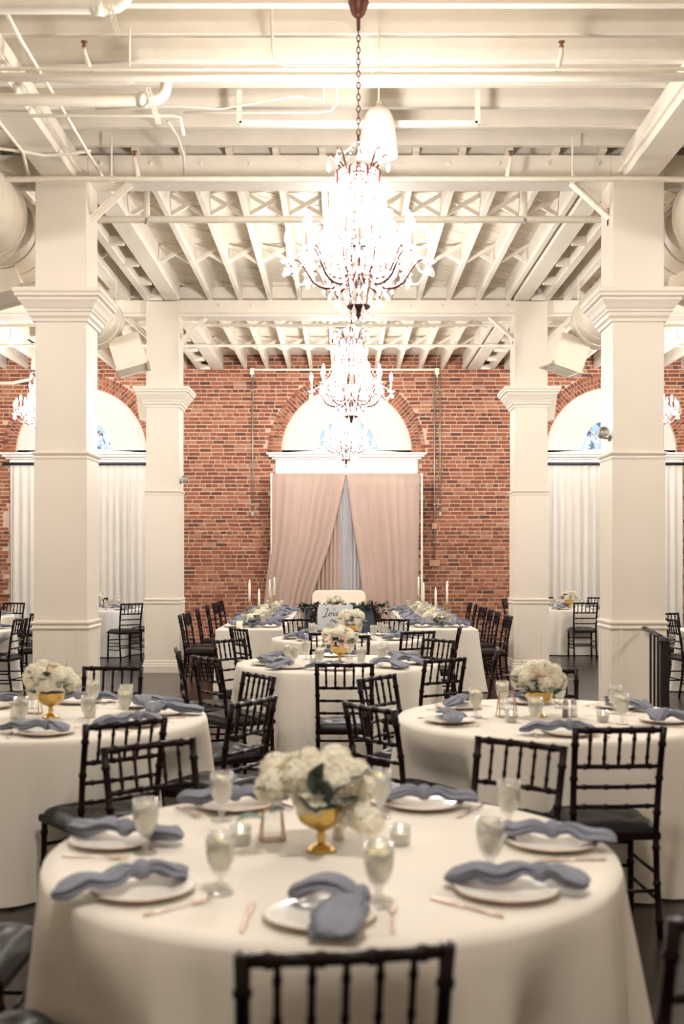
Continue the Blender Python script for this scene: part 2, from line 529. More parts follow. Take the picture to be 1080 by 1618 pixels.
def curtain_mesh(xl, xr, zt, zb, y0, folds, amp, nu=None, ph=0.0, tight=0.0):
    nu = nu or folds * 8 + 1
    rr = random.Random(int(folds * 31 + ph * 7 + xl(0) * 100))
    o1, o2 = rr.uniform(0, 6), rr.uniform(0, 6)
    def fn(u, v):
        x = xl(v) + (xr(v) - xl(v)) * u
        a = 2 * pi * folds * u + .6 * sin(5 * u + o1) + ph
        A = amp * (.35 + .65 * min(1, v * 5)) * (1 + .35 * sin(9 * u + o2))
        yy = y0 + A * sin(a) + .25 * A * sin(2.3 * a + o2 + v)
        return (x + .3 * A * cos(a) * v, yy, zt + (zb - zt) * v)
    return MB().grid(fn, nu, 14)
def solid(o, t=.004):
    md = o.modifiers.new('thickness', 'SOLIDIFY'); md.thickness = t
    return o
for k, side in ((0, 'left'), (2, 'right')):
    cx = WX[k]
    rod = thing('curtain_rod', 'black curtain rod under the %s window cornice' % side, 'curtain rod', (cx, WALL - .12, 3.49), 0)
    MB().tube([(-1.45, 0, 0), (1.45, 0, 0)], .028, 10).build('rod', M['iron'], rod)
    for s in (-1, 1):
        MB().lathe([(.01, 0), (.035, .012), (.04, .035), (.03, .06), (.008, .07)], 10, m=Matrix.Rotation(s * pi / 2, 3, 'Y'), c=(s * 1.45, 0, 0)).build('finial', M['iron'], rod)
        MB().box(s * 1.3 - .012, s * 1.3 + .012, 0, .16, -.012, .012).build('bracket', M['iron'], rod)
    for s, a, b in ((-1, -1.37, -.03), (1, .03, 1.37)):
        o = curtain_mesh(lambda v: cx + a, lambda v: cx + b, 3.46, .015, WALL - .10, 9, .036).build('pleated_curtain', M['curtain'], None, True)
        solid(o)
        tag(o, 'cream pleated curtain, %s half of the %s window' % ('left' if s < 0 else 'right', side), 'curtain')

# blush drapes on a pipe frame in the middle
pf = thing('drape_frame', 'white pipe frame carrying the blush drapes', 'drape frame', (XC, WALL - .42, 0))
MB().tube([(-1.43, 0, 3.255), (1.47, 0, 3.255)], .02, 10).build('crossbar', M['pipe'], pf)
for xx in (-1.43, 1.47):
    MB().tube([(xx, 0, 0), (xx, 0, 3.29)], .022, 10).build('upright', M['pipe'], pf)
    MB().lathe([(.2, 0), (.2, .008), (.03, .012), (.03, .05)], 20, c=(xx, 0, 0)).build('base_plate', M['pipe'], pf)
PX = lambda px, d=21.6: (px - 540) * d / F
ZP = lambda py, d=21.6: EYE + (883 - py) * d / F
def poly_v(tab):
    zt, zb = 3.27, .012
    T = [((zt - ZP(y_)) / (zt - zb), PX(x_)) for x_, y_ in tab]
    def f(v):
        if v <= T[0][0]: return T[0][1]
        for (v0, x0), (v1, x1) in zip(T, T[1:]):
            if v <= v1: return x0 + (x1 - x0) * (v - v0) / (v1 - v0)
        return T[-1][1]
    return f
o = curtain_mesh(poly_v([(431, 752), (428, 860), (419, 930), (411, 1016)]), poly_v([(546, 752), (537, 792), (522, 858), (501, 918), (493, 940), (478, 1016)]), 3.275, .012, WALL - .455, 8, .020, ph=.4).build('blush_drape', M['drape'], None, True)
solid(o); tag(o, 'blush drape swept to the left of the centre gap', 'drape')
o = curtain_mesh(poly_v([(547, 752), (556, 825), (566, 886), (572, 935), (579, 1016)]), poly_v([(663, 752), (661, 860), (660, 930), (658, 1016)]), 3.275, .012, WALL - .455, 7, .018, ph=1.4).build('blush_drape', M['drape'], None, True)
solid(o); tag(o, 'blush drape hanging right of the centre gap', 'drape')
o = curtain_mesh(lambda v: XC - 1.05, lambda v: XC - .12, 3.24, .012, WALL - .33, 12, .026).build('tan_sheer', M['drape'], None, True)
solid(o); tag(o, 'tan gathered sheer behind the left blush drape', 'drape')
o = curtain_mesh(lambda v: XC - .36, lambda v: XC + .75, 3.22, .012, WALL - .24, 16, .022).build('pale_sheer', M['sheer'], None, True)
solid(o); tag(o, 'pale blue white sheer seen in the gap between blush drapes', 'drape')

# plain side walls out of view
for s, nm in ((-1, 'wall_left'), (1, 'wall_right')):
    MB().box(min(s * XW, s * (XW + .2)), max(s * XW, s * (XW + .2)), -2.5, WALL + .3, 0, 5.9).build(nm, M['paint'], None, kind='structure')

MB().box(-XW - .2, XW + .2, -2.7, -2.5, 0, 5.9).build('wall_front_bounce', M['paint'], None, kind='structure')  # unseen; put in to shut out sky fill and bounce lamp light forward
# trees outside the windows
def tree(x, y_, label, seed):
    rr = random.Random(seed)
    t = thing('street_tree', label, 'tree', (x, y_, 0))
    MB().tube([(0, 0, 0), (.1, 0, 2), (-.05, .1, 3.4), (.1, 0, 4.6)], [.18, .14, .11, .05], 8).build('trunk', M['bark'], t)
    m = MB()
    for i in range(420):
        a, b, r = rr.uniform(0, 2 * pi), rr.uniform(-1, 1), 1.5 * rr.random() ** .4
        q = sqrt(1 - b * b)
        c_ = Vector((r * q * cos(a), r * q * sin(a), 4.6 + r * b * 1.1))
        d = Vector((rr.uniform(-1, 1), rr.uniform(-1, 1), rr.uniform(-1, 1))).normalized()
        e = d.orthogonal().normalized(); s_ = rr.uniform(.08, .16)
        m.add([c_ - d * s_, c_ + e * s_ * .5, c_ + d * s_, c_ - e * s_ * .5], [(0, 1, 2, 3)])
    m.build('foliage', M['tree'], t)
tree(WX[0] + .4, WALL + 4.5, 'tree outside seen through the left half round window', 1)
tree(WX[2] - .3, WALL + 4.5, 'tree outside seen through the right half round window', 2)

# ------------------------------------------------------------------ columns
def column(cx, yf, label):
    cy = yf + CW / 2
    root = struct('column', (cx, cy, 0), label=label)
    h = CW / 2
    MB().bbox(-h, h, -h, h, 1.05, 5.33, .006).build('shaft', M['paint'], root)
    def sq(prof, name):
        m = MB()
        vs, fs = [], []
        for (d, z_) in prof:
            k_ = h + d
            vs += [(-k_, -k_, z_), (k_, -k_, z_), (k_, k_, z_), (-k_, k_, z_)]
        for i in range(len(prof) - 1):
            for j in range(4): fs.append((i * 4 + j, i * 4 + (j + 1) % 4, i * 4 + 4 + (j + 1) % 4, i * 4 + 4 + j))
        fs.append((3, 2, 1, 0)); e = (len(prof) - 1) * 4; fs.append((e, e + 1, e + 2, e + 3))
        m.add(vs, fs); m.build(name, M['paint'], root)
    zc = 3.80
    sq([(0, zc), (.02, zc), (.024, zc + .012), (.024, zc + .03), (.045, zc + .048), (.05, zc + .062), (.05, zc + .078), (.066, zc + .09), (.066, zc + .105), (.08, zc + .12), (.10, zc + .15), (.125, zc + .182), (.125, zc + .2), (.15, zc + .212), (.15, zc + .235), (.165, zc + .25), (.165, zc + .285), (0, zc + .285)], 'capital')
    zu = 2.545
    sq([(0, zu), (.012, zu), (.016, zu + .012), (.006, zu + .022), (.006, zu + .03), (.022, zu + .045), (.026, zu + .056), (.022, zu + .066), (0, zu + .07)], 'band')
    sq([(.008, 1.05), (.008, zu)], 'upper_panel')
    zl = .985
    sq([(.018, 0), (.018, zl)], 'pedestal')
    sq([(.018, zl), (.03, zl), (.034, zl + .015), (.018, zl + .03), (.018, zl + .038), (.034, zl + .05), (.036, zl + .065), (.0, zl + .085)], 'pedestal_band')
    sq([(.05, 0), (.05, .095), (.04, .105), (.04, .125), (.03, .14), (.03, .165), (.02, .18)], 'plinth')
    # recessed pedestal panel edges on the faces
    m = MB()
    for s in (-1, 1):
        m.box(s * (h - .055) - .035 * (1 if s > 0 else 0) - (0 if s > 0 else .0), s * (h - .055) + (.0 if s > 0 else .035), -h - .0235, -h - .018, .2, zl)
        m.box(-h - .0235, -h - .018, s * (h - .055) - .018, s * (h - .055) + .018, .2, zl)
        m.box(h + .018, h + .0235, s * (h - .055) - .018, s * (h - .055) + .018, .2, zl)
    m.build('stile', M['paint'], root)
    return root
cols = {}
for s, sd in ((-1, 'left'), (1, 'right')):
    for yf, dn in ((NEAR, 'front'), (FAR, 'rear')):
        cols[s, yf] = column(XC + s * (INN + CW / 2), yf, 'cream square panelled column, %s one on the %s side' % (dn, sd))

# ------------------------------------------------------------------ ceiling: deck planks, joists, beams, braces
ce = struct('ceiling')
MB().box(-XW, XW, -2.5, WALL + .3, ZD + .05, ZD + .15).build('roof_slab', M['deck'], ce)
def clip(poly, a, b, c_):                  # keep a*x+b*y<=c
    out = []
    for i in range(len(poly)):
        p, q = poly[i], poly[(i + 1) % len(poly)]
        dp, dq = a * p[0] + b * p[1] - c_, a * q[0] + b * q[1] - c_
        if dp <= 0: out.append(p)
        if (dp < 0) != (dq < 0) and abs(dp - dq) > 1e-9:
            t = dp / (dp - dq); out.append((p[0] + (q[0] - p[0]) * t, p[1] + (q[1] - p[1]) * t))
    return out
ang = radians(40)
ux, uy = cos(ang), sin(ang)
mass = MB()
pwid = .15
nsingle = 0
for i in range(-90, 160):
    s0 = i * pwid
    poly = [(ux * t - uy * s_, uy * t + ux * s_ ) for t, s_ in ((-40, s0 + .003), (60, s0 + .003), (60, s0 + pwid - .003), (-40, s0 + pwid - .003))]
    for a, b, c_ in ((1, 0, XW), (-1, 0, XW), (0, 1, WALL + .2), (0, -1, 2.5)):
        poly = clip(poly, a, b, c_) if poly else poly
    if len(poly) < 3: continue
    vis = clip(clip(clip(clip(poly, 1, 0, 2.4), -1, 0, 2.4), 0, 1, 16), 0, -1, -10.6)
    k_ = len(poly); dz = U(0, .006)
    vs = [(p[0], p[1], ZD + dz) for p in poly] + [(p[0], p[1], ZD + .045) for p in poly]
    fs = [tuple(range(k_))[::-1], tuple(range(k_, 2 * k_))] + [(j, (j + 1) % k_, (j + 1) % k_ + k_, j + k_) for j in range(k_)]
    if len(vis) >= 3 and nsingle < 290:
        MB().add(vs, fs).build('plank', M['deck'], ce); nsingle += 1
    else: mass.add(vs, fs)
if mass.v: mass.build('plank_field', M['deck'], ce, kind='stuff')
JW = .065
# bay nearest the camera: joists run across
yj = 10.13; n_ = 0
while yj > -2.3:
    MB().bbox(-XW, XW, yj - JW / 2, yj + JW / 2, ZJ, ZD, .004).build('joist', M['ceil'], ce)
    yj -= .427
# two far bays: joists run away from the camera
xj = -.18
joists = sorted([-.18 + .43 * k for k in range(-19, 20)])
for (y0, y1) in ((10.25, 16.20), (16.36, WALL + .02)):
    for x in joists:
        if abs(abs(x - XC) - 2.62) < .24: continue
        MB().bbox(x - JW / 2, x + JW / 2, y0, y1, ZJ, ZD, .004).build('joist', M['ceil'], ce)
    for yb in ((12.25, 14.2) if y0 < 12 else (18.2, 20.1)):
        for a, b in zip(joists, joists[1:]):
            if abs((a + b) / 2 - XC) > 4.4: continue
            if abs(abs((a + b) / 2 - XC) - 2.62) < .4: continue
            for (za, zb, dy) in ((ZJ + .03, ZD - .03, -.022), (ZD - .03, ZJ + .03, .022)):
                p, q = Vector((a + JW / 2, yb + dy, za)), Vector((b - JW / 2, yb + dy, zb))
                d = (q - p); l = d.length
                mm = Matrix.Translation((p + q) / 2) @ Matrix.Rotation(-atan2(d.z, d.x), 4, 'Y')
                MB().box(-l / 2, l / 2, -.018, .018, -.022, .022, m=mm).build('brace', M['ceil'], ce)
# header beams across
for yf, nm in ((NEAR, 'a'), (FAR, 'b')):
    yc = yf + CW / 2
    MB().bbox(-XW, XW, yc - .13, yc + .13, 5.17, ZJ, .005).build('cross_beam', M['ceil'], ce)
    MB().bbox(-XW, XW, yc - .16, yc + .16, 5.125, 5.17, .005).build('beam_flange', M['ceil'], ce)
    bolt = MB().lathe([(.022, 0), (.022, .008), (.012, .012), (.012, .03)], 6, m=Matrix.Rotation(pi / 2, 3, 'X')).mesh('bolt', M['ceil'])
    for i in range(-6, 7):
        put('bolt', bolt, ce, (XC + i * .46, yc - .13, 5.29))
    # blocking between joist ends above the beam
    MB().box(-XW, XW, yc - .02, yc + .02, ZJ, ZD - .06).build('blocking', M['ceil'], ce)
# long beams over the column lines
for s in (-1, 1):
    xb = XC + s * (INN + CW / 2)
    MB().bbox(xb - .15, xb + .15, -2.4, NEAR + .1, 5.10, ZJ, .006).build('long_beam', M['ceil'], ce)
    MB().bbox(xb - .19, xb + .19, -2.4, NEAR + .1, 5.16, 5.20, .006).build('beam_ledge', M['ceil'], ce)
    for (y0, y1) in ((10.62, 16.1), (16.45, WALL)):
        MB().bbox(xb - s * .13 - .11, xb - s * .13 + .11, y0, y1, 5.35, ZD, .005).build('long_beam', M['ceil'], ce)
        MB().bbox(xb + s * .22 - .05, xb + s * .22 + .05, y0, y1, 5.35, ZD, .005).build('long_beam', M['ceil'], ce)
        MB().bbox(xb + s * .52 - .05, xb + s * .52 + .05, y0, y1, 5.35, ZD, .005).build('long_beam', M['ceil'], ce)
        yy = y0 + .7
        while yy < y1:
            MB().bbox(min(xb, xb + s * .2), max(xb, xb + s * .2), yy - .04, yy + .04, 5.34, 5.44, .004).build('rung', M['ceil'], ce)
            yy += .95
    # stub joist blocks on top of the near long beam
# knee braces from columns to cross beams
for (s, yf), c_ in cols.items():
    yc = yf + CW / 2
    for t in (-1, 1):
        xa = c_.location.x + t * CW / 2
        kb = struct('trim_knee_brace', label=None or 'cream diagonal knee brace from column to cross beam')
        p, q = Vector((xa - t * .01, yc - .05, 4.80)), Vector((xa + t * .36, yc - .05, 5.14))
        d = q - p; l = d.length
        mm = Matrix.Translation((p + q) / 2) @ Matrix.Rotation(-atan2(d.z, d.x), 4, 'Y')
        MB().box(-l / 2, l / 2, -.05, .05, -.008, .008, m=mm).build('flange', M['ceil'], kb)
        MB().box(-l / 2, l / 2, -.008, .008, -.05, .0, m=mm).build('web', M['ceil'], kb)
        MB().box(min(xa, xa - t * .012), max(xa, xa + t * .012), yc - .07, yc - .01, 4.74, 4.90).build('foot_plate', M['ceil'], kb)

# ------------------------------------------------------------------ pipes and wires
def pipe(name, label, cat, pts, r, material='pipe', n=10):
    o = MB().tube(pts, r, n).build(name, M[material], None, True); tag(o, label, cat); return o
def at(px, py, d): return ((px - 540) * d / F, d, EYE + (883 - py) * d / F)
def sprinkler(parent, x, y_, z0, lean, hgt=.19):
    h = put('sprinkler_head', MB().tube([(0, 0, 0), (lean * .3, 0, hgt * .35), (lean, 0, hgt * .8), (lean, 0, hgt)], [.022, .02, .017, .014], 8).mesh('sprinkler_head', M['pipe'], True), parent, (x, y_, z0))
    MB().lathe([(.012, 0), (.018, .008), (.012, .02), (.012, .035), (.024, .038), (.024, .044)], 8, c=(lean, 0, hgt)).build('brass_cap', M['brass'], h)
def run_pipe(label, y_, z_, r, x0=-XW, x1=XW, heads=(), hang=()):
    t = thing('sprinkler_pipe', label, 'pipe', (0, y_, z_))
    MB().tube([(x0, 0, 0), (x1, 0, 0)], r, 12).build('pipe_run', M['pipe'], t, True)
    for px, lean in heads:
        sprinkler(t, px, 0, r * .6, lean)
    for x in hang:
        MB().tube([(x, 0, 0), (x, 0, ZJ - z_ + .02)], .008, 6).build('hanger_rod', M['pipe'], t)
        MB().tube([(x + (r + .008) * cos(a * pi / 6), 0, (r + .008) * sin(a * pi / 6)) for a in range(12)], .006, 6, closed=True).build('hanger_ring', M['pipe'], t)
    return t
P3 = at(540, 122, 7.9); P1 = at(540, 283, 9.95); P2 = at(540, 347, 11.3)
run_pipe('white sprinkler pipe running across in front of the first bay joists', 7.9, P3[2], .031, heads=((at(143, 0, 7.9)[0], -.045), (at(880, 0, 7.9)[0], .03)), hang=(at(598, 0, 7.9)[0], -1.5))
run_pipe('white sprinkler pipe across in front of the front cross beam', 9.95, P1[2], .026, heads=((at(218, 0, 9.95)[0], -.03), (at(801, 0, 9.95)[0], .03)), hang=(-2.05, 2.05))
t2 = run_pipe('white pipe crossing just behind the front cross beam', 11.3, P2[2], .036, hang=())
for px in (232, 828):
    x = at(px, 0, 11.3)[0]
    MB().tube([(x, 0, .0), (x, 0, .28)], .03, 10).build('riser', M['pipe'], t2, True)
    MB().tube([(x, -.01, .02), (x, -.05, -.03), (x, -.05, -.06)], .014, 8).build('drain_plug', M['steel'], t2, True)
for (py, d, lb) in ((514, 17.5, 'first thin white conduit beyond the rear beam'), (546, 19.3, 'second thin white conduit beyond the rear beam')):
    a = at(0, py, d)
    pipe('conduit', lb, 'conduit', [(-XW, d, a[2]), (XW, d, a[2])], .024)
def elbow_pipe(label, py, d, xe, r, up):
    a = at(0, py, d); x1 = at(xe, 0, d)[0]; z_ = a[2]
    t = thing('drop_pipe', label, 'pipe', (0, d, z_))
    pts = [(-XW, 0, 0), (x1 - .1, 0, 0)] + [(x1 - .1 + .1 * sin(b), 0, .1 - .1 * cos(b)) for b in (radians(22), radians(45), radians(68), radians(90))] + [(x1, 0, up)]
    MB().tube(pts, r, 12).build('pipe_run', M['pipe'], t, True)
    MB().tube([(x1 - .2, 0, 0), (x1 - .14, 0, 0)], r * 1.25, 12).build('coupling', M['pipe'], t, True)
    # perforated strap hanging at the elbow
    m = MB(); n = 7
    for i in range(n):
        zz = .05 - i * .038; xx = x1 - .12 + i * .012
        m.box(xx - .018, xx + .018, -r - .012, -r - .008, zz - .019, zz - .011)
        m.box(xx - .018, xx - .006, -r - .012, -r - .008, zz - .011, zz + .011)
        m.box(xx + .006, xx + .018, -r - .012, -r - .008, zz - .011, zz + .011)
        m.box(xx - .018, xx + .018, -r - .012, -r - .008, zz + .011, zz + .019)
    m.build('perforated_strap', M['pipe'], t)
    return t
elbow_pipe('thick white pipe ending in an elbow at upper left', 158, 8.2, 262, .043, .17)
elbow_pipe('thick white pipe and elbow at the very top left', 10, 6.85, 200, .045, .17)
pipe('conduit', 'thin white conduit above the sprinkler pipe in the first bay', 'conduit', [(-XW, 7.8, at(0, 109, 7.8)[2]), (XW, 7.8, at(0, 109, 7.8)[2])], .013)
pipe('conduit', 'thin white conduit below the thick elbow pipe', 'conduit', [(-XW, 8.6, at(0, 183, 8.6)[2]), at(272, 183, 8.6), at(285, 187, 8.6), at(290, 214, 8.6)], .014)
pipe('conduit', 'bent thin conduit dropping left of the chandelier chain', 'conduit', [at(427, -40, 7.9), at(428, 0, 7.9), at(431, 80, 7.9), at(436, 98, 7.9), at(455, 104, 7.9), at(548, 104, 7.9)], .013)
pipe('wire', 'loose white wire looping behind the chandelier chain', 'wire', [at(150, 172, 8.5), at(280, 168, 8.5), at(350, 172, 8.5), at(420, 160, 8.5), at(470, 151, 8.5), at(505, 157, 8.5), at(511, 164, 8.5), at(512, 150, 8.45), at(512, 105, 8.42)], .006, n=6)
pipe('conduit', 'thin conduit hooking up right of the wire loop', 'conduit', [at(290, 178, 8.86), at(500, 178, 8.86), at(522, 175, 8.86), at(531, 165, 8.86), at(532, 148, 8.86), at(532, 116, 8.86)], .009)
pipe('cable', 'thick white cable running back beside the left long beam', 'cable', [at(px, py, 3.43 * F / (883 - py)) for px, py in ((10, 20), (32, 62), (65, 117), (100, 175), (135, 235), (162, 279))], .014)
pipe('cable', 'second cable running back along the left long beam', 'cable', [at(px, py, 3.42 * F / (883 - py)) for px, py in ((-40, 130), (0, 195), (36, 240), (45, 277))], .014)
pipe('cable', 'cable draped across the top of the front left column', 'cable', [at(px, py, 3.43 * F / (883 - py)) for px, py in ((-30, 232), (30, 238), (70, 246), (110, 244), (142, 238))], .014)
pipe('cable', 'thin cable dropping to the front cross beam at left', 'cable', [at(265, 192, 9.2), at(280, 215, 9.4), at(290, 245, 9.7), at(291, 276, 9.9)], .012)
pipe('conduit', 'slim vertical conduit behind the white dome pendant', 'conduit', [at(588, -30, 8.1), at(588, 118, 8.1)], .012)
hf = thing('hanging_frame', 'white rectangular lath frame below the joists', 'frame', (0, 9.0, 0))
xa, xb = at(378, 0, 9.0)[0], at(754, 0, 9.0)[0]; zb = at(0, 196, 9.0)[2]
MB().box(xa, xb, -.02, .02, zb - .02, zb + .02).build('bottom_rail', M['pipe'], hf)
for x in (xa, xb): MB().box(x - .02, x + .02, -.02, .02, zb, ZJ + .03).build('upright', M['pipe'], hf)
# conduits on the brick wall
yw = WALL - .03
cw = thing('wall_conduit', 'white horizontal conduit along the top of the brick wall', 'conduit', (0, yw, 0))
MB().tube([at(398, 590, yw)[:1] + (0, at(0, 596, yw)[2]), (at(398, 0, yw)[0], 0, at(0, 584, yw)[2]), (at(690, 0, yw)[0], 0, at(0, 584, yw)[2]), (at(690, 0, yw)[0], 0, at(0, 596, yw)[2])], .022, 8).build('pipe_run', M['pipe'], cw, True)
for px in (398, 690): MB().bbox(at(px, 0, yw)[0] - .04, at(px, 0, yw)[0] + .04, -.03, .03, at(0, 592, yw)[2], at(0, 582, yw)[2]).build('junction_box', M['pipe'], cw)
def drop(px, y0, y1, label, boxes):
    c_ = thing('wall_conduit', label, 'conduit', (at(px, 0, yw)[0], yw, 0))
    MB().tube([(0, 0, at(0, y0, yw)[2]), (0, 0, at(0, y1, yw)[2])], .013, 8).build('pipe_run', M['steel'], c_, True)
    for (yc_, w2, h2, mm) in boxes:
        zc = at(0, yc_, yw)[2]
        MB().bbox(-w2, w2, -.035, .025, zc - h2, zc + h2).build('junction_box', M[mm], c_)
    for yy in range(int(y0) + 25, int(y1), 60):
        zc = at(0, yy, yw)[2]
        MB().box(-.025, .025, -.016, .025, zc - .012, zc + .012).build('strap', M['steel'], c_)
drop(399, 592, 815, 'slim steel conduit on the brick left of the arch', ((812, .03, .05, 'steel'),))
M['box_paint'] = mat('box_paint', (190, 150, 122), 0.6, var=.05)
drop(686, 592, 888, 'slim steel conduit with two boxes right of the arch', ((831, .055, .06, 'box_paint'), (890, .105, .06, 'box_paint')))
drop(695, 592, 815, 'shorter steel conduit right of the arch', ((812, .025, .045, 'steel'),))

# ------------------------------------------------------------------ ducts
def duct(s, side):
    xd = XC + s * 3.36
    t = thing('air_duct', 'large round white air duct along the %s aisle' % side, 'duct', (xd, 0, 4.80))
    prof = []
    m = MB().tube([(0, 7.5, 0), (0, 15.0, 0)], .37, 32); m.build('duct_run', M['duct'], t, True)
    yy = 8.2
    ringm = MB().tube([(.372 * cos(a * pi / 16), 0, .372 * sin(a * pi / 16)) for a in range(32)], .012, 6, closed=True).mesh('seam_ring', M['duct'], True)
    while yy < 15.0:
        put('seam_ring', ringm, t, (0, yy, 0)); yy += .36
    for (y0, xo) in ((15.12, -s * .40), (11.0, s * .1)):
        mm = Matrix.Translation((xo, y0, -.40)) @ Matrix.Rotation(s * radians(18), 4, 'Y') @ Matrix.Rotation(radians(8), 4, 'Z')
        d_ = put('diffuser_box', MB().box(-.21, .21, -.26, .26, -.22, .2, m=mm).mesh('diffuser_box', M['duct']), t)
        m = MB()
        for a, b, c_, e in ((-.23, .23, -.28, -.24), (-.23, .23, .24, .28), (-.23, -.19, -.28, .28), (.19, .23, -.28, .28)):
            m.box(a, b, c_, e, -.24, -.205, m=mm)
        m.build('flange', M['duct'], d_)
    for y0 in (9, 12.4, 14.8):
        MB().tube([(-.3, y0, .2), (-.3, y0, ZJ - 4.8)], .008, 6).build('hanger_rod', M['pipe'], t)
        MB().tube([(.3, y0, .2), (.3, y0, ZJ - 4.8)], .008, 6).build('hanger_rod', M['pipe'], t)
duct(-1, 'left'); duct(1, 'right')

# ------------------------------------------------------------------ pendant dome lamps
def pendant(x, y_, zb, label):
    t = thing('pendant_lamp', label, 'lamp', (x, y_, zb), 0, None)
    pr = [(.150, 0), (.152, .01), (.150, .06), (.140, .16), (.126, .26), (.108, .32), (.08, .365), (.03, .39), (.02, .395)]
    m = MB(); m.lathe(pr, 28); m.f = m.f[:-2]
    solid(m.build('lamp_shade', M['shade'], t, True), .005)
    MB().lathe([(.02, .39), (.02, .43), (.008, .44)], 12).build('socket_cap', M['pipe'], t)
    MB().tube([(0, 0, .43), (0, 0, ZJ - zb)], .006, 6).build('cord', M['pipe'], t)
    MB().lathe([(.12, .05), (.12, .055)], 24).build('diffuser', M['lampdisc'], t)
a = at(598, 247, 8.849); pendant(*a, label='white dome pendant lamp beside the nearest chandelier')
a = at(64, 583, 18.0); pendant(*a, label='white dome pendant lamp left of the front left column')
a = at(1031, 583, 18.0); pendant(*a, label='white dome pendant lamp right of the front right column')

# ------------------------------------------------------------------ chandeliers
crystal_me = None
def crystal(m, c, L=.05, r=.011, n=6):
    m.lathe([(.001, 0), (r, -L * .68), (r * .7, -L * .88), (.001, -L)], n, c=c)
def bead(m, c, r=.008):
    x, y_, z_ = c
    m.add([(x + r, y_, z_), (x, y_ + r, z_), (x - r, y_, z_), (x, y_ - r, z_), (x, y_, z_ + r), (x, y_, z_ - r)],
          [(0, 1, 4), (1, 2, 4), (2, 3, 4), (3, 0, 4), (1, 0, 5), (2, 1, 5), (3, 2, 5), (0, 3, 5)])
def arm_path(r1, z1, z0, n=12):
    pts = []
    for i in range(n + 1):
        t = i / n
        r = .05 + (r1 - .05) * t
        z_ = z0 + (z1 - z0) * t - .14 * sin(pi * min(1, t * 1.15)) * (1 - t * .35) + (.05 * sin(pi * (t - .6) / .4) if t > .6 else 0)
        pts.append((r, 0, z_))
    pts[-1] = (r1, 0, z1)
    return pts
TIERS = ((8, .475, .375, .30, 0), (8, .355, .46, .34, pi / 8), (6, .205, .68, .62, pi / 6))
def tier_meshes():
    out = []
    for (n, r1, z1, z0, ph) in TIERS:
        a = MB().tube(arm_path(r1, z1, z0), [.0095] * 8 + [.0075] * 5, 6).mesh('arm', M['bronze'], True)
        b = MB().lathe([(.008, 0), (.03, -.004), (.05, .012), (.052, .018), (.03, .006), (.012, .01)], 10, c=(r1, 0, z1)).mesh('drip_dish', M['crystal'], True)
        c_ = MB().lathe([(.011, .012), (.011, .13)], 8, c=(r1, 0, z1)).mesh('candle_sleeve', M['wax'], True)
        e = MB().lathe([(.008, .13), (.019, .155), (.021, .172), (.014, .205), (.004, .235)], 8, c=(r1, 0, z1)).mesh('flame_bulb', M['bulb'], True)
        out.append((a, b, c_, e))
    return out
TM = tier_meshes()
def cage_r(z_):      # silhouette of the crystal body
    t = (z_ - .08) / .95
    return .10 + .16 * sin(pi * min(1, t * .9 + .08)) ** 1.2 * (1.15 - .75 * t)
drop_me = {}
def get_drop(L, r):
    k = (L, r)
    if k not in drop_me:
        m = MB(); m.lathe([(.002, 0), (.004, -.006), (.002, -.012)], 5); crystal(m, (0, 0, -.012), L, r, 6)
        drop_me[k] = m.mesh('crystal_drop', M['crystal'])
    return drop_me[k]
def crystal_spots():
    S = []
    for (n, r1, z1, z0, ph) in TIERS:
        for i in range(n):
            a = ph + 2 * pi * i / n
            for q in (-1, 0, 1):
                aa = a + q * .045 / r1
                S.append(((r1 + .02 * (q == 0)) * cos(aa), (r1 + .02 * (q == 0)) * sin(aa), z1 - .002, .062 if q == 0 else .045))
            pth = arm_path(r1, z1, z0)
            for j in ((4, 8) if r1 > .3 else (6,)):
                p = pth[j]; S.append((p[0] * cos(a), p[0] * sin(a), p[2] - .01, .05))
    for i in range(8):
        a = 2 * pi * i / 8
        S.append((.20 * cos(a), .20 * sin(a), 1.09, .07)); S.append((.13 * cos(a + .39), .13 * sin(a + .39), 1.0, .05))
    for rr_, zz, n in ((.10, .09, 10), (.15, .15, 12)):
        for i in range(n):
            a = 2 * pi * i / n
            S.append((rr_ * cos(a), rr_ * sin(a), zz, .05))
    return S
CS = crystal_spots()
def strands():
    m = MB()
    for i in range(24):
        a = 2 * pi * i / 24
        for j in range(30):
            t = j / 29
            z_ = 1.0 - .82 * t
            r = cage_r(z_) + .012 * sin(pi * t)
            bead(m, (r * cos(a), r * sin(a), z_), .0105)
    for (n, r1, z1, z0, ph) in TIERS[:2]:
        for i in range(n):
            a, b = ph + 2 * pi * i / n, ph + 2 * pi * (i + 1) / n
            for j in range(1, 14):
                t = j / 14
                p = Vector((r1 * cos(a), r1 * sin(a), z1)).lerp(Vector((r1 * cos(b), r1 * sin(b), z1)), t)
                bead(m, (p.x, p.y, p.z - .09 * sin(pi * t) - .005), .009)
            for j in range(1, 18):       # from upper body down to dishes
                t = j / 18
                p = Vector((.15 * cos(a), .15 * sin(a), .86)).lerp(Vector((r1 * cos(a), r1 * sin(a), z1 + .02)), t)
                bead(m, (p.x, p.y, p.z - .10 * sin(pi * t)), .009)
    for (n, r1, z1, z0, ph) in TIERS:
        for i in range(n):
            a = ph + 2 * pi * i / n
            for j, p in enumerate(arm_path(r1, z1, z0, 22)):
                if j > 4: bead(m, (p[0] * cos(a), p[0] * sin(a), p[2] + (.017 if j % 2 else -.016)), .010)
    for i in range(8):
        a = 2 * pi * i / 8
        for j in range(1, 10):
            t = j / 10
            p = Vector((.2 * cos(a), .2 * sin(a), 1.09)).lerp(Vector((.02 * cos(a), .02 * sin(a), 1.2)), t)
            bead(m, (p.x, p.y, p.z - .04 * sin(pi * t)), .008)
    return m.mesh('bead_strand', M['crystal'])
STR = strands()
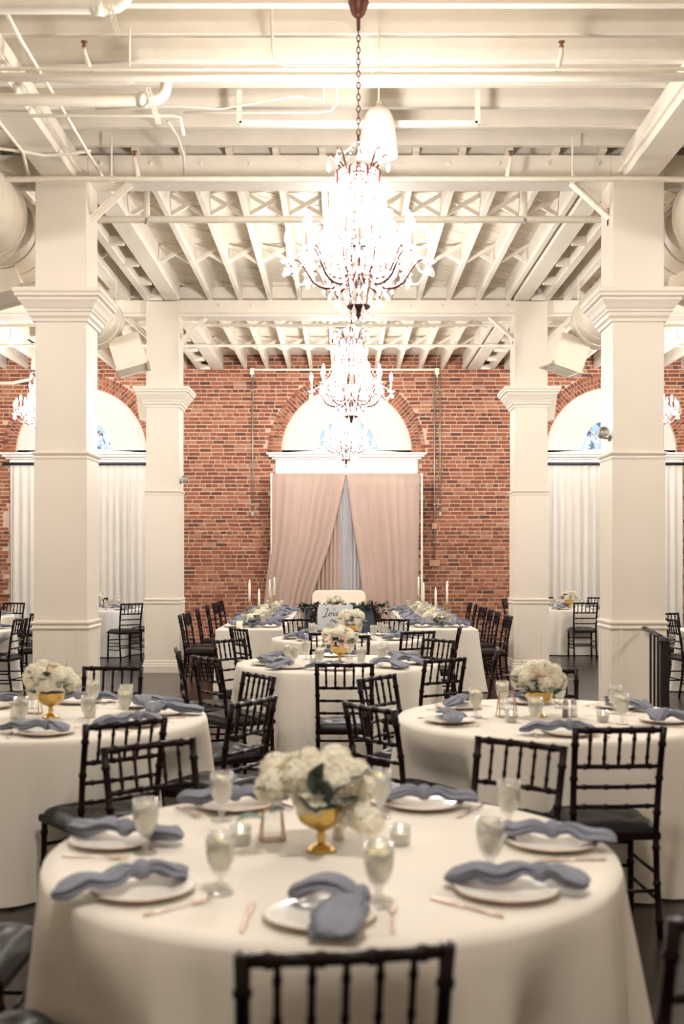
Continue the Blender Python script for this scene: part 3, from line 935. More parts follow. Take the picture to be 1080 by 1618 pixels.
body_m = MB().lathe([(.004, .0), (.012, .02), (.02, .03), (.012, .045), (.03, .055), (.075, .075), (.085, .09), (.06, .10), (.02, .11), (.014, .2), (.03, .24), (.014, .28), (.012, .5), (.028, .55), (.012, .6), (.012, .85), (.03, .9), (.05, .93), (.02, .96), (.01, 1.08), (.022, 1.12), (.01, 1.15), (.008, 1.24)], 12).mesh('centre_stem', M['bronze'], True)
ball_m = MB().lathe([(.002, -.05), (.02, -.042), (.028, -.025), (.02, -.008), (.002, 0)], 10).mesh('finial_ball', M['crystal'], True)
strap_m = MB().tube([(cage_r(.12 + .86 * i / 14) - .012, 0, .12 + .86 * i / 14) for i in range(15)], .005, 5).mesh('cage_strap', M['bronze'], True)
curl_m = MB().tube([(.05, 0, .94), (.10, 0, .97), (.13, 0, 1.03), (.15, 0, 1.08), (.185, 0, 1.11), (.205, 0, 1.095)], [.009, .009, .008, .007, .006, .004], 6).mesh('crown_curl', M['bronze'], True)
curl2_m = MB().tube([(.12, 0, .9), (.15, 0, .93), (.155, 0, .98), (.13, 0, 1.0), (.10, 0, .99)], [.008, .008, .007, .006, .004], 6).mesh('crown_curl', M['bronze'], True)
ring_m = MB().tube([(.125 * cos(a * pi / 12), .125 * sin(a * pi / 12), .95) for a in range(24)], .008, 6, closed=True).mesh('crown_ring', M['bronze'], True)
link_m = MB().tube([(.011 * cos(a * pi / 5), 0, .024 * sin(a * pi / 5)) for a in range(10)], .0042, 5, closed=True).mesh('link', M['bronze'], True)
canopy_m = MB().lathe([(.07, 0), (.072, -.012), (.066, -.022), (.058, -.05), (.045, -.085), (.028, -.105), (.014, -.115), (.012, -.19), (.006, -.2)], 20).mesh('canopy', M['bronze'], True)
def chandelier(x, y_, zf, label, detail, group='crystal chandeliers', power=1.0):
    t = thing('chandelier', label, 'chandelier', (x, y_, zf), 0, group)
    put('centre_stem', body_m, t); put('finial_ball', ball_m, t, (0, 0, .0))
    for k, (n, r1, z1, z0, ph) in enumerate(TIERS):
        for i in range(n):
            a = put('arm', TM[k][0], t, rot=(0, 0, ph + 2 * pi * i / n))
            put('drip_dish', TM[k][1], a); put('candle_sleeve', TM[k][2], a); put('flame_bulb', TM[k][3], a)
    for i in range(8):
        put('cage_strap', strap_m, t, rot=(0, 0, 2 * pi * (i + .5) / 8))
        put('crown_curl', curl_m, t, rot=(0, 0, 2 * pi * i / 8)); put('crown_curl', curl2_m, t, rot=(0, 0, 2 * pi * (i + .5) / 8))
    put('crown_ring', ring_m, t)
    put('bead_strand', STR, t, kind='stuff')
    if detail:
        for (cx, cy, cz, L) in CS:
            put('crystal_drop', get_drop(L * 1.25, .017), t, (cx, cy, cz), (0, 0, R() * 6))
    else:
        m = drop_me.get('mass')
        if m is None:
            mb = MB()
            for (cx, cy, cz, L) in CS: crystal(mb, (cx, cy, cz), L * 1.25, .017, 5)
            m = drop_me['mass'] = mb.mesh('crystal_drops', M['crystal'])
        put('crystal_drops', m, t, kind='stuff')
    if y_ > 10: MB().box(x - .25, x + .25, y_ - .1, y_ + .3, ZJ - .0, ZJ + .05).build('mounting_block', M['ceil'], ce)
    ztop = ZJ - zf
    put('canopy', canopy_m, t, (0, 0, ztop))
    ch = put('chain', None, t)
    z_ = 1.255; i = 0
    while z_ < ztop - .19:
        put('link', link_m, ch, (0, 0, z_), (0, 0, (i % 2) * pi / 2)); z_ += .0395; i += 1
    for k in range(2):
        ld = bpy.data.lights.new('chandelier_light', 'POINT')
        ld.energy = LAMP_W * power * .5; ld.color = LAMP_COL if y_ < 10 else LAMP_COL_FAR; ld.shadow_soft_size = .16
        lo = bpy.data.objects.new('chandelier_light', ld); COL.objects.link(lo)
        lo.parent = t; lo.location = (0, 0, (.56, .80)[k])
    return t
ZF = EYE + (883 - 505) * 7.5 / F
chandelier(.11, 7.5, ZF, 'nearest and largest looking crystal chandelier, on a long bronze chain', True)
chandelier(.11, 13.3, ZF, 'second crystal chandelier, hanging behind the nearest one', False)
chandelier(.07, 19.1, ZF, 'farthest crystal chandelier, hanging before the centre arch', False)
chandelier(-5.12, 19.1, ZF + .48, 'crystal chandelier in the left aisle half hidden by column', False)
chandelier(5.26, 19.1, ZF + .48, 'crystal chandelier in the right aisle half hidden by column', False)
for s, nm in ((-1, 'left'), (1, 'right')):  # unseen aisle chandeliers, added to carry extra room light
    chandelier(s * 5.4, 13.3, ZF, 'crystal chandelier added out of view in the %s aisle, rear' % nm, False)
    chandelier(s * 5.4, 7.5, ZF, 'crystal chandelier added out of view in the %s aisle, front' % nm, False)
chandelier(.11, 1.7, ZF, 'crystal chandelier added above the photographer, out of view', False, power=1.15)  # unseen, added to light the near table from above

# ------------------------------------------------------------------ chairs
def leg_prof(pts, r=.0135, rings=4):
    """bamboo-turned stick: path with ring swellings"""
    P = [Vector(p) for p in pts]
    L = [0]
    for a, b in zip(P, P[1:]): L.append(L[-1] + (b - a).length)
    T = L[-1]
    ss = []
    for k in range(rings):
        c_ = T * (k + .5) / rings
        ss += [(c_ - .012, r), (c_ - .004, r * 1.32), (c_ + .004, r * 1.32), (c_ + .012, r)]
    ss = [(0, r)] + ss + [(l, r) for l in L[1:-1]] + [(T, r)]
    ss.sort()
    def pos(s):
        for i in range(len(P) - 1):
            if s <= L[i + 1] + 1e-9: return P[i].lerp(P[i + 1], (s - L[i]) / (L[i + 1] - L[i]))
        return P[-1]
    return [pos(s) for s, _ in ss], [q for _, q in ss]
def make_chair():
    t = thing('banquet_chair', 'x', 'chair')
    for s in (-1, 1):
        p, r = leg_prof([(s * .195, .195, 0), (s * .19, .185, .44)], .0145, 3)
        MB().tube(p, r, 8).build('leg', M['chair'], t, True)
        p, r = leg_prof([(s * .185, -.235, 0), (s * .183, -.195, .25), (s * .182, -.185, .45), (s * .186, -.215, .68), (s * .19, -.262, .915)], .0145, 6)
        r[-1] *= 1.15
        MB().tube(p, r, 8).build('back_post', M['chair'], t, True)
    m = MB()
    m.prism([(-.205, -.2), (.205, -.2), (.215, .205), (-.215, .205)][::-1], 0, .03, m=Matrix.Translation((0, 0, .448)) @ Matrix.Rotation(-pi / 2, 4, 'X') @ Matrix.Scale(-1, 4, (0, 0, 1)) if False else None)
    m = MB()
    vs = []
    for z_, g in ((.415, -.006), (.420, 0), (.445, 0), (.450, -.006)):
        vs += [(-.2 - g, -.2 - g, z_), (.2 + g, -.2 - g, z_), (.212 + g, .205 + g, z_), (-.212 - g, .205 + g, z_)]
    fs = [(3, 2, 1, 0), (12, 13, 14, 15)] + [(i * 4 + j, i * 4 + (j + 1) % 4, i * 4 + 4 + (j + 1) % 4, i * 4 + 4 + j) for i in range(3) for j in range(4)]
    m.add(vs, fs).build('seat', M['chair'], t)
    def cush(u, v):
        x, y_ = (u - .5) * 2, (v - .5) * 2
        ex = (1 - abs(x) ** 5) ** .4 * (1 - abs(y_) ** 5) ** .4
        d = 0
        for tx in (-.45, .45):
            for ty in (-.45, .45): d += math.exp(-((x - tx) ** 2 + (y_ - ty) ** 2) / .03)
        wx = .2 + .008 * v
        return (x * wx, y_ * .197, .45 + .048 * ex - .018 * d + .003 * sin(9 * x) * sin(8 * y_) * ex)
    MB().grid(cush, 17, 17).build('cushion', M['cushion'], t, True)
    def back(z_):       # post position at a height
        if z_ <= .68: k = (z_ - .45) / .23; return .182 + .004 * k, -.185 - .03 * k
        k = (z_ - .68) / .235; return .186 + .004 * k, -.215 - .047 * k
    for z_, nm, rr_ in ((.902, 'top_rail', .0135), (.742, 'cross_rail', .0105), (.652, 'cross_rail', .0095), (.565, 'cross_rail', .0095)):
        x, y_ = back(z_)
        p, r = leg_prof([(-x, y_, z_), (0, y_ - .012, z_), (x, y_, z_)], rr_, 4)
        MB().tube(p, r, 8).build(nm, M['chair'], t, True)
    for i in range(5):
        f_ = (i + 1) / 6 * 2 - 1
        x0, y0 = back(.742); x1, y1 = back(.902)
        o_ = .012 * (1 - f_ * f_)
        p, r = leg_prof([(x0 * f_, y0 - o_, .742), (x1 * f_, y1 - o_, .902)], .0075, 2)
        MB().tube(p, r, 6).build('spindle', M['chair'], t, True)
    for s in (-1, 1):
        for z_ in (.15, .26):
            MB().tube([(s * .193, .19, z_), (s * .184, -.21, z_ + .01)], .0085, 6).build('stretcher', M['chair'], t, True)
    for (y_, z_, x) in ((.192, .20, .193), (.19, .31, .191), (-.205, .20, .184)):
        MB().tube([(-x, y_, z_), (x, y_, z_)], .0085, 6).build('stretcher', M['chair'], t, True)
    return t
CHAIR = make_chair(); CHAIR_USED = []
def chair(bx, by, fx, fy, label, group='dark banquet chairs', cush=None):
    """bx,by: centre of the top rail; fx,fy: the way it faces"""
    l = sqrt(fx * fx + fy * fy); fx /= l; fy /= l
    loc = (bx + .262 * fx, by + .262 * fy, 0); rz = atan2(-fx, fy)
    if not CHAIR_USED:
        o = CHAIR; o.location = loc; o.rotation_euler = (0, 0, rz); o['label'] = label; o['group'] = group
    else: o = copy_at(CHAIR, loc, rz, label, group)
    CHAIR_USED.append(o)
    return o

# ------------------------------------------------------------------ tables
TR = .826
LATER = []
def round_cloth(seed, R_=TR, folds=11, flare=.05, amp=.072, hem=.012, seats=(), tx=0, ty=0, rz=0):
    rr = random.Random(seed)
    H = [(folds + rr.choice((-1, 0, 1)) , rr.uniform(0, 6), .62), (folds * 2 - 3, rr.uniform(0, 6), .32), (5, rr.uniform(0, 6), .4)]
    NU = 288
    def fn(u, v):
        a = 2 * pi * u
        if v < .34:
            k = v / .34
            r = R_ * k
            return (r * cos(a), r * sin(a), .764)
        k = (v - .34) / .66
        if k < .08:
            q = k / .08 * pi / 2
            r, z_ = R_ + .012 * sin(q), .764 - .012 * (1 - cos(q))
            return (r * cos(a), r * sin(a), z_)
        q = (k - .08) / .92
        f_ = sum(w_ * (2 * abs(sin((n * a + p + .25 * q) / 2)) ** .7 - 1.1) for n, p, w_ in H)
        f_ = f_ * (1 + .35 * cos(3 * a + H[0][1]))
        r = R_ + .012 + q * flare + amp * f_ * q ** .85
        z_ = .752 - (.752 - hem) * q
        wz = max(0, min(1, (.70 - z_) / .2))
        if wz > 0:
            ca, sa = cos(a + rz), sin(a + rz)
            for (cx, cy, crz) in seats:
                fx, fy = -sin(crz), cos(crz)
                dx, dy = tx + r * ca - cx, ty + r * sa - cy
                ly, lx = dx * fx + dy * fy, dx * fy - dy * fx
                if abs(lx) < .36 and ly < .235:
                    k2 = max(0, min(1, (.36 - abs(lx)) / .12)); k2 = k2 * k2 * (3 - 2 * k2)
                    den = -(ca * fx + sa * fy)
                    if den > .2: r -= min(.4, (.235 - ly) / den) * k2 * wz
        return (r * cos(a), r * sin(a), z_)
    m = MB()
    NV = 26
    m.grid(fn, NU, NV, closed_u=True)
    return m
def round_table(tag_, x, y_, rz, seed, material='cloth'):
    t = thing('round_table', 'round folding table hidden under the cloth of %s' % tag_, 'table', (x, y_, 0), rz)
    MB().lathe([(.80, .735), (.82, .738), (.82, .752), (.80, .755)], 40).build('tabletop', M['wood'], t)
    for i in range(4):
        a = pi / 4 + i * pi / 2
        MB().tube([(.5 * cos(a), .5 * sin(a), 0), (.42 * cos(a), .42 * sin(a), .736)], .018, 8).build('leg', M['iron'], t)
    LATER.append((tag_, x, y_, rz, seed, material))
    return t
def drape_cloths():
    for (tag_, x, y_, rz, seed, material) in LATER:
        seats = [(c_.location.x, c_.location.y, c_.rotation_euler.z) for c_ in CHAIR_USED if (c_.location.x - x) ** 2 + (c_.location.y - y_) ** 2 < 1.7]
        o = round_cloth(seed, seats=seats, tx=x, ty=y_, rz=rz).build('tablecloth', M[material], None, True)
        o.location = (x, y_, 0); o.rotation_euler = (0, 0, rz)
        tag(o, 'floor length %s cloth over %s' % ('ivory' if material == 'cloth' else 'white', tag_), 'tablecloth')
ZT_ = .7645    # top of the cloth
# ---- crockery prototypes
def plate_proto():
    t = thing('dinner_plate', 'x', 'plate')
    MB().lathe([(.002, .002), (.075, .002), (.08, 0), (.085, .003), (.105, .009), (.135, .018), (.137, .0205), (.134, .0215), (.105, .013), (.085, .0075), (.002, .0065)], 40).build('dish', M['china'], t, True)
    MB().tube([(.1365 * cos(a * pi / 24), .1365 * sin(a * pi / 24), .0185) for a in range(48)], .0018, 5, closed=True).build('rim_line', M['rim'], t, True)
    return t
def glass_proto():
    t = thing('water_goblet', 'x', 'glass')
    m = MB(); m.lathe([(.034, 0), (.035, .003), (.012, .008), (.008, .014), (.009, .022), (.014, .028), (.008, .034), (.010, .046), (.024, .062), (.034, .085), (.038, .11), (.0385, .135), (.037, .16), (.0355, .16), (.0368, .135), (.0363, .11), (.032, .087), (.022, .066), (.004, .055)], 24)
    m.build('goblet', M['glass'], t, True)
    MB().lathe([(.003, .0565), (.021, .068), (.031, .088), (.0354, .11), (.0358, .132), (.002, .133)], 20).build('lemon_water', M['water'], t, True)
    m = MB()
    for i in range(3):
        a = i * 2.1
        m.box(-.011, .011, -.011, .011, -.011, .011, m=Matrix.Translation((.016 * cos(a), .016 * sin(a), .128)) @ Matrix.Rotation(a, 4, 'Z') @ Matrix.Rotation(.5, 4, 'X'))
    m.build('ice', M['ice'], t)
    MB().lathe([(.024, -.002), (.025, 0), (.024, .002)], 18, c=(.002, 0, .138), m=Matrix.Rotation(.5, 3, 'Y')).build('lemon_slice', M['lemon'], t)
    return t
def votive_proto():
    t = thing('votive_candle', 'x', 'candle')
    m = MB(); m.lathe([(.026, 0), (.03, .003), (.034, .06), (.032, .06), (.0285, .008), (.002, .006)], 20); m.build('glass_cup', M['glass'], t, True)
    MB().lathe([(.0275, .008), (.0295, .036), (.001, .037)], 18).build('wax', M['wax'], t, True)
    MB().lathe([(.001, .038), (.004, .044), (.0045, .05), (.001, .062)], 8).build('flame', M['flame'], t, True)
    return t
def shaker_proto(dark):
    t = thing('shaker', 'x', 'shaker')
    MB().lathe([(.018, 0), (.019, .004), (.014, .05), (.012, .062)], 12).build('body', M['glass'], t, True)
    MB().lathe([(.0155, .004), (.0135, .04), (.001, .041)], 10).build('filling', M['wood' if dark else 'wax'], t, True)
    MB().lathe([(.0135, .060), (.0145, .07), (.011, .082), (.003, .086)], 12).build('cap', M['steel'], t, True)
    return t
def fork_proto():
    m = MB()
    m.tube([(0, -.10, .003), (0, -.03, .004), (0, .03, .008)], [.0055, .004, .003], 6, flat=.45)
    m.tube([(0, .03, .008), (0, .05, .006), (0, .06, .006)], [.003, .011, .012], 6, flat=.25)
    for i in range(4): m.tube([(-.0105 + i * .007, .058, .006), (-.0105 + i * .007, .095, .006)], [.002, .0014], 5)
    return m.mesh('fork', M['cutlery'], True)
def knife_proto():
    m = MB()
    m.tube([(0, -.11, .004), (0, -.02, .004), (0, 0, .004)], [.006, .005, .004], 6, flat=.55)
    m.tube([(0, 0, .004), (.001, .05, .004), (.001, .10, .004), (.002, .12, .004)], [.005, .009, .008, .001], 6, flat=.2)
    return m.mesh('knife', M['cutlery'], True)
PL, GL, VO = plate_proto(), glass_proto(), votive_proto()
SH = shaker_proto(False), shaker_proto(True)
FK, KN = fork_proto(), knife_proto()
USED = set()
def use(proto, loc, rz, label, group, scale=None):
    if proto.name not in USED:
        USED.add(proto.name); proto.location = loc; proto.rotation_euler = (0, 0, rz)
        if scale: proto.scale = (scale,) * 3
        proto['label'] = label; proto['group'] = group
        return proto
    return copy_at(proto, loc, rz, label, group, scale)
# napkins: a knot with two gathered tails
def tail(m, pts, ws, seed, n=26, flat=.46):
    rr = random.Random(seed); p1, p2 = rr.uniform(0, 6), rr.uniform(0, 6)
    P = [Vector(p) for p in pts]
    # resample by Catmull
    Q, Wd = [], []
    k = len(P)
    for i in range(k - 1):
        a, b, c_, d = P[max(i - 1, 0)], P[i], P[i + 1], P[min(i + 2, k - 1)]
        for j in range(6):
            t = j / 6
            Q.append(.5 * ((2 * b) + (c_ - a) * t + (2 * a - 5 * b + 4 * c_ - d) * t * t + (3 * b - a - 3 * c_ + d) * t ** 3))
            Wd.append(ws[i] + (ws[i + 1] - ws[i]) * t)
    Q.append(P[-1]); Wd.append(ws[-1])
    vs, fs = [], []
    N_ = len(Q)
    for i, q in enumerate(Q):
        d = (Q[min(i + 1, N_ - 1)] - Q[max(i - 1, 0)]).normalized()
        s_ = Vector((0, 0, 1)).cross(d)
        s_ = s_.normalized() if s_.length > .05 else Vector((1, 0, 0))
        u_ = d.cross(s_)
        for j in range(n):
            a = 2 * pi * j / n
            rp = 1 + .22 * sin(4 * a + p1 + i * .12) + .26 * sin(7 * a + p2 - i * .10) + .12 * sin(11 * a + p1 * 2)
            h = flat * min(1.0, .030 / max(Wd[i], .01) + .08)
            vs.append(q + s_ * cos(a) * Wd[i] * rp + u_ * sin(a) * Wd[i] * h * rp)
    for i in range(N_ - 1):
        for j in range(n): fs.append((i * n + j, i * n + (j + 1) % n, (i + 1) * n + (j + 1) % n, (i + 1) * n + j))
    fs.append(tuple(range(n))[::-1]); fs.append(tuple((N_ - 1) * n + j for j in range(n)))
    m.add(vs, fs)
def napkin_mesh(kind, seed):
    m = MB()
    if kind == 0:      # long tail one way, short tail the other
        tail(m, [(0, 0, .026), (-.05, .008, .040), (-.11, -.008, .026), (-.16, .010, .034), (-.215, .018, .014), (-.245, .03, .008)], [.020, .030, .040, .046, .040, .012], seed)
        tail(m, [(0, 0, .026), (.035, -.012, .040), (.075, -.03, .024), (.11, -.055, .014)], [.020, .032, .044, .020], seed + 1)
    elif kind == 1:    # loop lying left, tail towards the table edge
        tail(m, [(0, 0, .028), (-.05, .030, .050), (-.10, .050, .050), (-.15, .060, .030), (-.175, .06, .018)], [.018, .034, .046, .036, .008], seed)
        tail(m, [(0, 0, .028), (-.018, -.05, .038), (-.042, -.10, .024), (-.052, -.16, .018), (-.06, -.215, .004)], [.020, .032, .048, .058, .044], seed + 1)
    else:              # both tails long
        tail(m, [(0, 0, .026), (-.05, .006, .042), (-.105, .022, .026), (-.155, .04, .028), (-.19, .06, .012)], [.020, .032, .046, .040, .012], seed)
        tail(m, [(0, 0, .026), (.05, .0, .040), (.10, -.012, .024), (.15, -.03, .026), (.185, -.03, .012)], [.020, .034, .046, .042, .014], seed + 1)
    # knot
    kb = MB(); kb.lathe([(.004, -.026), (.018, -.02), (.027, -.008), (.029, .004), (.024, .016), (.01, .024), (.002, .026)], 14, m=Matrix.Rotation(pi / 2, 3, 'Y') @ Matrix.Rotation(.4, 3, 'X'), c=(0, 0, .034))
    rr = random.Random(seed)
    kb.v = [(x * (1 + .1 * sin(40 * z_)), y_ * (1 + .12 * sin(60 * x)), z_) for x, y_, z_ in kb.v]
    m.add(kb.v, kb.f)
    m.v = [(x, y_, max(z_, .002)) for x, y_, z_ in m.v]
    return m.mesh('knotted_napkin', M['napkin'], True)
NAP = [[napkin_mesh(k, 11 + 5 * k + 3 * j) for j in range(2)] for k in range(3)]
# flowers
def bloom_mesh(kind, seed, mat_):
    rr = random.Random(seed); m = MB()
    if kind == 'hydrangea':
        N_ = 46
        for i in range(N_):
            zz = 1 - 1.75 * (i + .5) / N_; r = sqrt(max(0, 1 - zz * zz)); a = i * 2.39996
            nrm = Vector((r * cos(a), r * sin(a), zz)); c_ = nrm * .04 * rr.uniform(.92, 1.08)
            e = nrm.orthogonal().normalized(); f_ = nrm.cross(e); t = rr.uniform(0, 6)
            for q in range(4):
                b = t + q * pi / 2
                d = e * cos(b) + f_ * sin(b); s_ = e * -sin(b) + f_ * cos(b)
                m.add([c_, c_ + d * .0085 + s_ * .006 + nrm * .003, c_ + d * .0145 + nrm * .0015, c_ + d * .0085 - s_ * .006 + nrm * .003], [(0, 1, 2, 3)])
        m.lathe([(.004, -.034), (.026, -.024), (.034, 0), (.026, .024), (.004, .034)], 10)
    else:              # rose: nested cupped petals
        for ring, (n, tilt, r0, s_) in enumerate(((3, .15, .004, .020), (4, .35, .008, .025), (5, .62, .012, .029), (6, .95, .015, .032), (6, 1.25, .017, .032))):
            for q in range(n):
                a = 2 * pi * (q + .5 * ring) / n + rr.uniform(-.15, .15)
                d = Vector((cos(a), sin(a), 0)); sd = Vector((-sin(a), cos(a), 0))
                upv = Vector((0, 0, 1)) * cos(tilt) + d * sin(tilt)
                base = d * r0 + Vector((0, 0, -.012))
                cup = d * cos(tilt) - Vector((0, 0, 1)) * sin(tilt)
                pts = []
                for (u, v) in ((-.45, 0), (.45, 0), (-1, .55), (0, .5), (1, .55), (-.6, 1), (0, 1.12), (.6, 1)):
                    pts.append(base + sd * u * s_ * .62 + upv * v * s_ * 1.25 - cup * (abs(u) ** 2) * s_ * .35 + cup * (v - .3) ** 2 * s_ * .5)
                m.add(pts, [(0, 1, 3), (0, 3, 2), (1, 4, 3), (2, 3, 6, 5), (3, 4, 7, 6)])
    return m.mesh('bloom', mat_, True)
BLOOM = [bloom_mesh('hydrangea', 1, M['petal']), bloom_mesh('hydrangea', 2, M['petal']), bloom_mesh('rose', 3, M['petal']), bloom_mesh('rose', 4, M['petal_blush'])]
def leaf_mesh(name, L, W, mat_, curl=.15):
    m = MB()
    def fn(u, v):
        t = v; wd = W * sin(pi * min(1, t * .93 + .05)) ** .7
        x = (u - .5) * 2 * wd
        return (x, L * t, curl * L * sin(pi * t) - abs(u - .5) * .25 * wd * -1)
    m.grid(fn, 5, 7)
    return m.mesh(name, mat_, True)
LEAF = [leaf_mesh('leaf', .065, .026, M['leaf']), leaf_mesh('leaf', .075, .022, M['leaf_dark'])]
def aim(d):       # euler that turns +Y leaf along d with its face up
    return Vector(d).to_track_quat('Y', 'Z').to_euler()
def flowers(label, x, y_, seed, scale=1.0, lean=0.0, tall=False):
    rr = random.Random(seed)
    t = thing('flower_bowl', label, 'flower arrangement', (x, y_, ZT_), rr.uniform(-.2, .2), 'gold bowls of white flowers')
    t.scale = (scale,) * 3
    MB().lathe([(.04, 0), (.042, .004), (.03, .012), (.014, .022), (.010, .032), (.014, .04), (.010, .048), (.012, .056), (.035, .066), (.058, .082), (.068, .10), (.070, .125), (.072, .128), (.066, .128), (.062, .1), (.03, .075), (.002, .07)], 28).build('bowl', M['gold'], t, True)
    MB().lathe([(.064, .118), (.05, .128), (.002, .132)], 16).build('moss', M['leaf_dark'], t, True)
    n = 19 if tall else 15
    for i in range(n):
        zz = 1 - .98 * (i + .5) / n; r = sqrt(1 - zz * zz); a = i * 2.39996 + seed
        k = rr.random()
        me = BLOOM[0] if k < .4 else BLOOM[1] if k < .62 else BLOOM[2] if k < .85 else BLOOM[3]
        c_ = Vector((r * cos(a) * (.135 if tall else .108) + lean * zz - (.012 if tall else 0), r * sin(a) * .098, .166 + zz * .085 + rr.uniform(-.01, .012)))
        d = Vector((r * cos(a), r * sin(a), zz + .35))
        o = put('bloom', me, t, c_, d.to_track_quat('Z', 'Y').to_euler(), rr.uniform(.85, 1.12))
    if tall:
        for q in range(3):
            put('bloom', BLOOM[0], t, (.085 + .025 * q, -.02 - .02 * q, .10 + .01 * q - .025 * (q == 2)), None, .95)
    for i in range(20):
        a = i * 2.39996 + seed * 1.7; zz = rr.uniform(-.3, .65)
        r = sqrt(1 - zz * zz)
        d = Vector((r * cos(a), r * sin(a), zz))
        c_ = Vector((r * cos(a) * .10, r * sin(a) * .095, .14 + zz * .085))
        put('leaf', LEAF[i % 2], t, c_, aim(d + Vector((0, 0, .3)) if i % 3 else Vector((-sin(a), cos(a), .2))), rr.uniform(.9, 1.4))
    for i, (lx, lz, ld) in enumerate(() if not tall else ((.0, .18, (.25, -.25, 1)), (.045, .165, (.7, -.3, .5)), (.03, .15, (-.3, -.4, .9)), (-.14, .10, (-.8, -.3, .0)), (-.02, .14, (-.6, -.4, .5)))):
        put('leaf', LEAF[1] if i != 3 else LEAF[0], t, (lx, -.125 + .3 * abs(lx), lz), aim(ld), 1.25)
    for i in range(3):
        a = i * 2.1 + seed
        MB().tube([(.05 * cos(a), .05 * sin(a), .15), (.08 * cos(a), .08 * sin(a), .25), (.09 * cos(a + .2), .09 * sin(a + .2), .29)], [.0025, .002, .001], 5).build('sprig', M['stem'], t, True)
    return t
def wire_frame(label, x, y_, rz, material='rim', s=1.0):
    t = thing('table_number_frame', label, 'table frame', (x, y_, ZT_), rz)
    h, w2, d = .12 * s, .045 * s, .025 * s
    P = [(-w2, -d, 0), (w2, -d, 0), (w2, d, 0), (-w2, d, 0)]
    T = [(-w2 * .8, 0, h), (w2 * .8, 0, h)]
    m = MB()
    for a, b in ((P[0], P[1]), (P[1], P[2]), (P[2], P[3]), (P[3], P[0]), (P[0], T[0]), (P[3], T[0]), (P[1], T[1]), (P[2], T[1]), (T[0], T[1])):
        m.tube([tuple(q + (.003 if i == 2 else 0) for i, q in enumerate(a)), tuple(q + (.003 if i == 2 else 0) for i, q in enumerate(b))], .0028, 6)
    m.build('wire', M[material], t)
    MB().add([(P[0][0], P[0][1], .004), (P[1][0], P[1][1], .004), (T[1][0], T[1][1], h), (T[0][0], T[0][1], h)], [(0, 1, 2, 3)]).build('glass_panel', M['glass'], t)
    return t

OCT = ['right', 'back right', 'back', 'back left', 'left', 'front left', 'front', 'front right']
def octant(a): return OCT[int(round((a % (2 * pi)) / (pi / 4))) % 8]
def setting(tx, ty, ang, tn, full=True, r=.60, nk=None, nrot=None, glass=True, noff=(0, 0)):
    x, y_ = tx + r * cos(ang), ty + r * sin(ang); o = octant(ang)
    face = ang + pi / 2          # local +Y points to the table centre
    use(PL, (x, y_, ZT_), face, 'white dinner plate at the %s seat of %s' % (o, tn), 'white dinner plates')
    k = random.randrange(3) if nk is None else nk
    me = NAP[k][random.randrange(2)]
    nz = ZT_ + .016
    n = put('knotted_napkin', me, None, (x + noff[0], y_ + noff[1], nz), (0, 0, (face + U(-.5, .5)) if nrot is None else nrot))
    tag(n, 'slate blue knotted napkin on the %s plate of %s' % (o, tn), 'napkin', 'slate blue napkins')
    if full:
        c_, s_ = cos(face), sin(face)
        for me_, off, nm in ((FK, .175, 'fork'), (KN, -.175, 'knife')):
            f = put(nm, me_, None, (x + c_ * off, y_ + s_ * off, ZT_ + .001), (0, 0, face))
            tag(f, 'rose gold %s by the %s plate of %s' % (nm, o, tn), nm, 'rose gold cutlery')
    if glass:
        a2 = ang - .34; r2 = r - .19
        use(GL, (tx + r2 * cos(a2), ty + r2 * sin(a2), ZT_), R() * 6, 'goblet of lemon water at the %s seat of %s' % (o, tn), 'goblets of lemon water')
def d2(y): return .87 * F / (y - 883)
def tp(px, py): D = (EYE - ZT_) * F / (py - 883); return ((px - 540) * D / F, D)

# ---- table 1 (nearest)
T1 = (-.03, 3.32); tn = 'the nearest round table'
round_table(tn, *T1, .3, 5)
S1 = [((505, 1452), 1, .0, (.095, .02)), ((225, 1410), 0, .75, (-.01, .035)), ((158, 1332), 2, -.05, (.03, .0)), ((357, 1270), 2, .35, (0, 0)), ((678, 1270), 2, .1, (0, 0)), ((882, 1336), 2, -.12, (0, .0)), ((800, 1411), 0, -.05, (.09, .02))]
G1 = {0: (598, 1432), 1: (348, 1412), 2: (230, 1348), 3: (350, 1296), 4: (600, 1292), 5: (803, 1312), 6: (774, 1386)}
for i, (pp, nk, nr, off) in enumerate(S1):
    x, y_ = tp(*pp); a = atan2(y_ - T1[1], x - T1[0]); r = sqrt((x - T1[0]) ** 2 + (y_ - T1[1]) ** 2)
    setting(T1[0], T1[1], a, tn, True, min(r, .665), nk, nr, False, off)
    gx, gy = tp(*G1[i])
    use(GL, (gx, gy, ZT_), R() * 6, 'goblet of lemon water at the %s seat of %s' % (octant(a), tn), 'goblets of lemon water')
fx, fy = tp(507, 1344)
flowers('gold bowl of white flowers on ' + tn, fx, fy, 4, 1.08, tall=True)
for px, py, sd in ((380, 1335, 'left'), (632, 1335, 'right')):
    x, y_ = tp(px, py); use(VO, (x, y_, ZT_), 0, 'votive candle %s of the flower bowl on %s' % (sd, tn), 'votive candles')
x, y_ = tp(430, 1328); wire_frame('copper wire glass frame left of the bowl on ' + tn, x, y_, .3, s=.8)
x, y_ = tp(534, 1326); use(SH[0], (x, y_, ZT_), 0, 'glass salt shaker behind the bowl on ' + tn, 'table shakers')

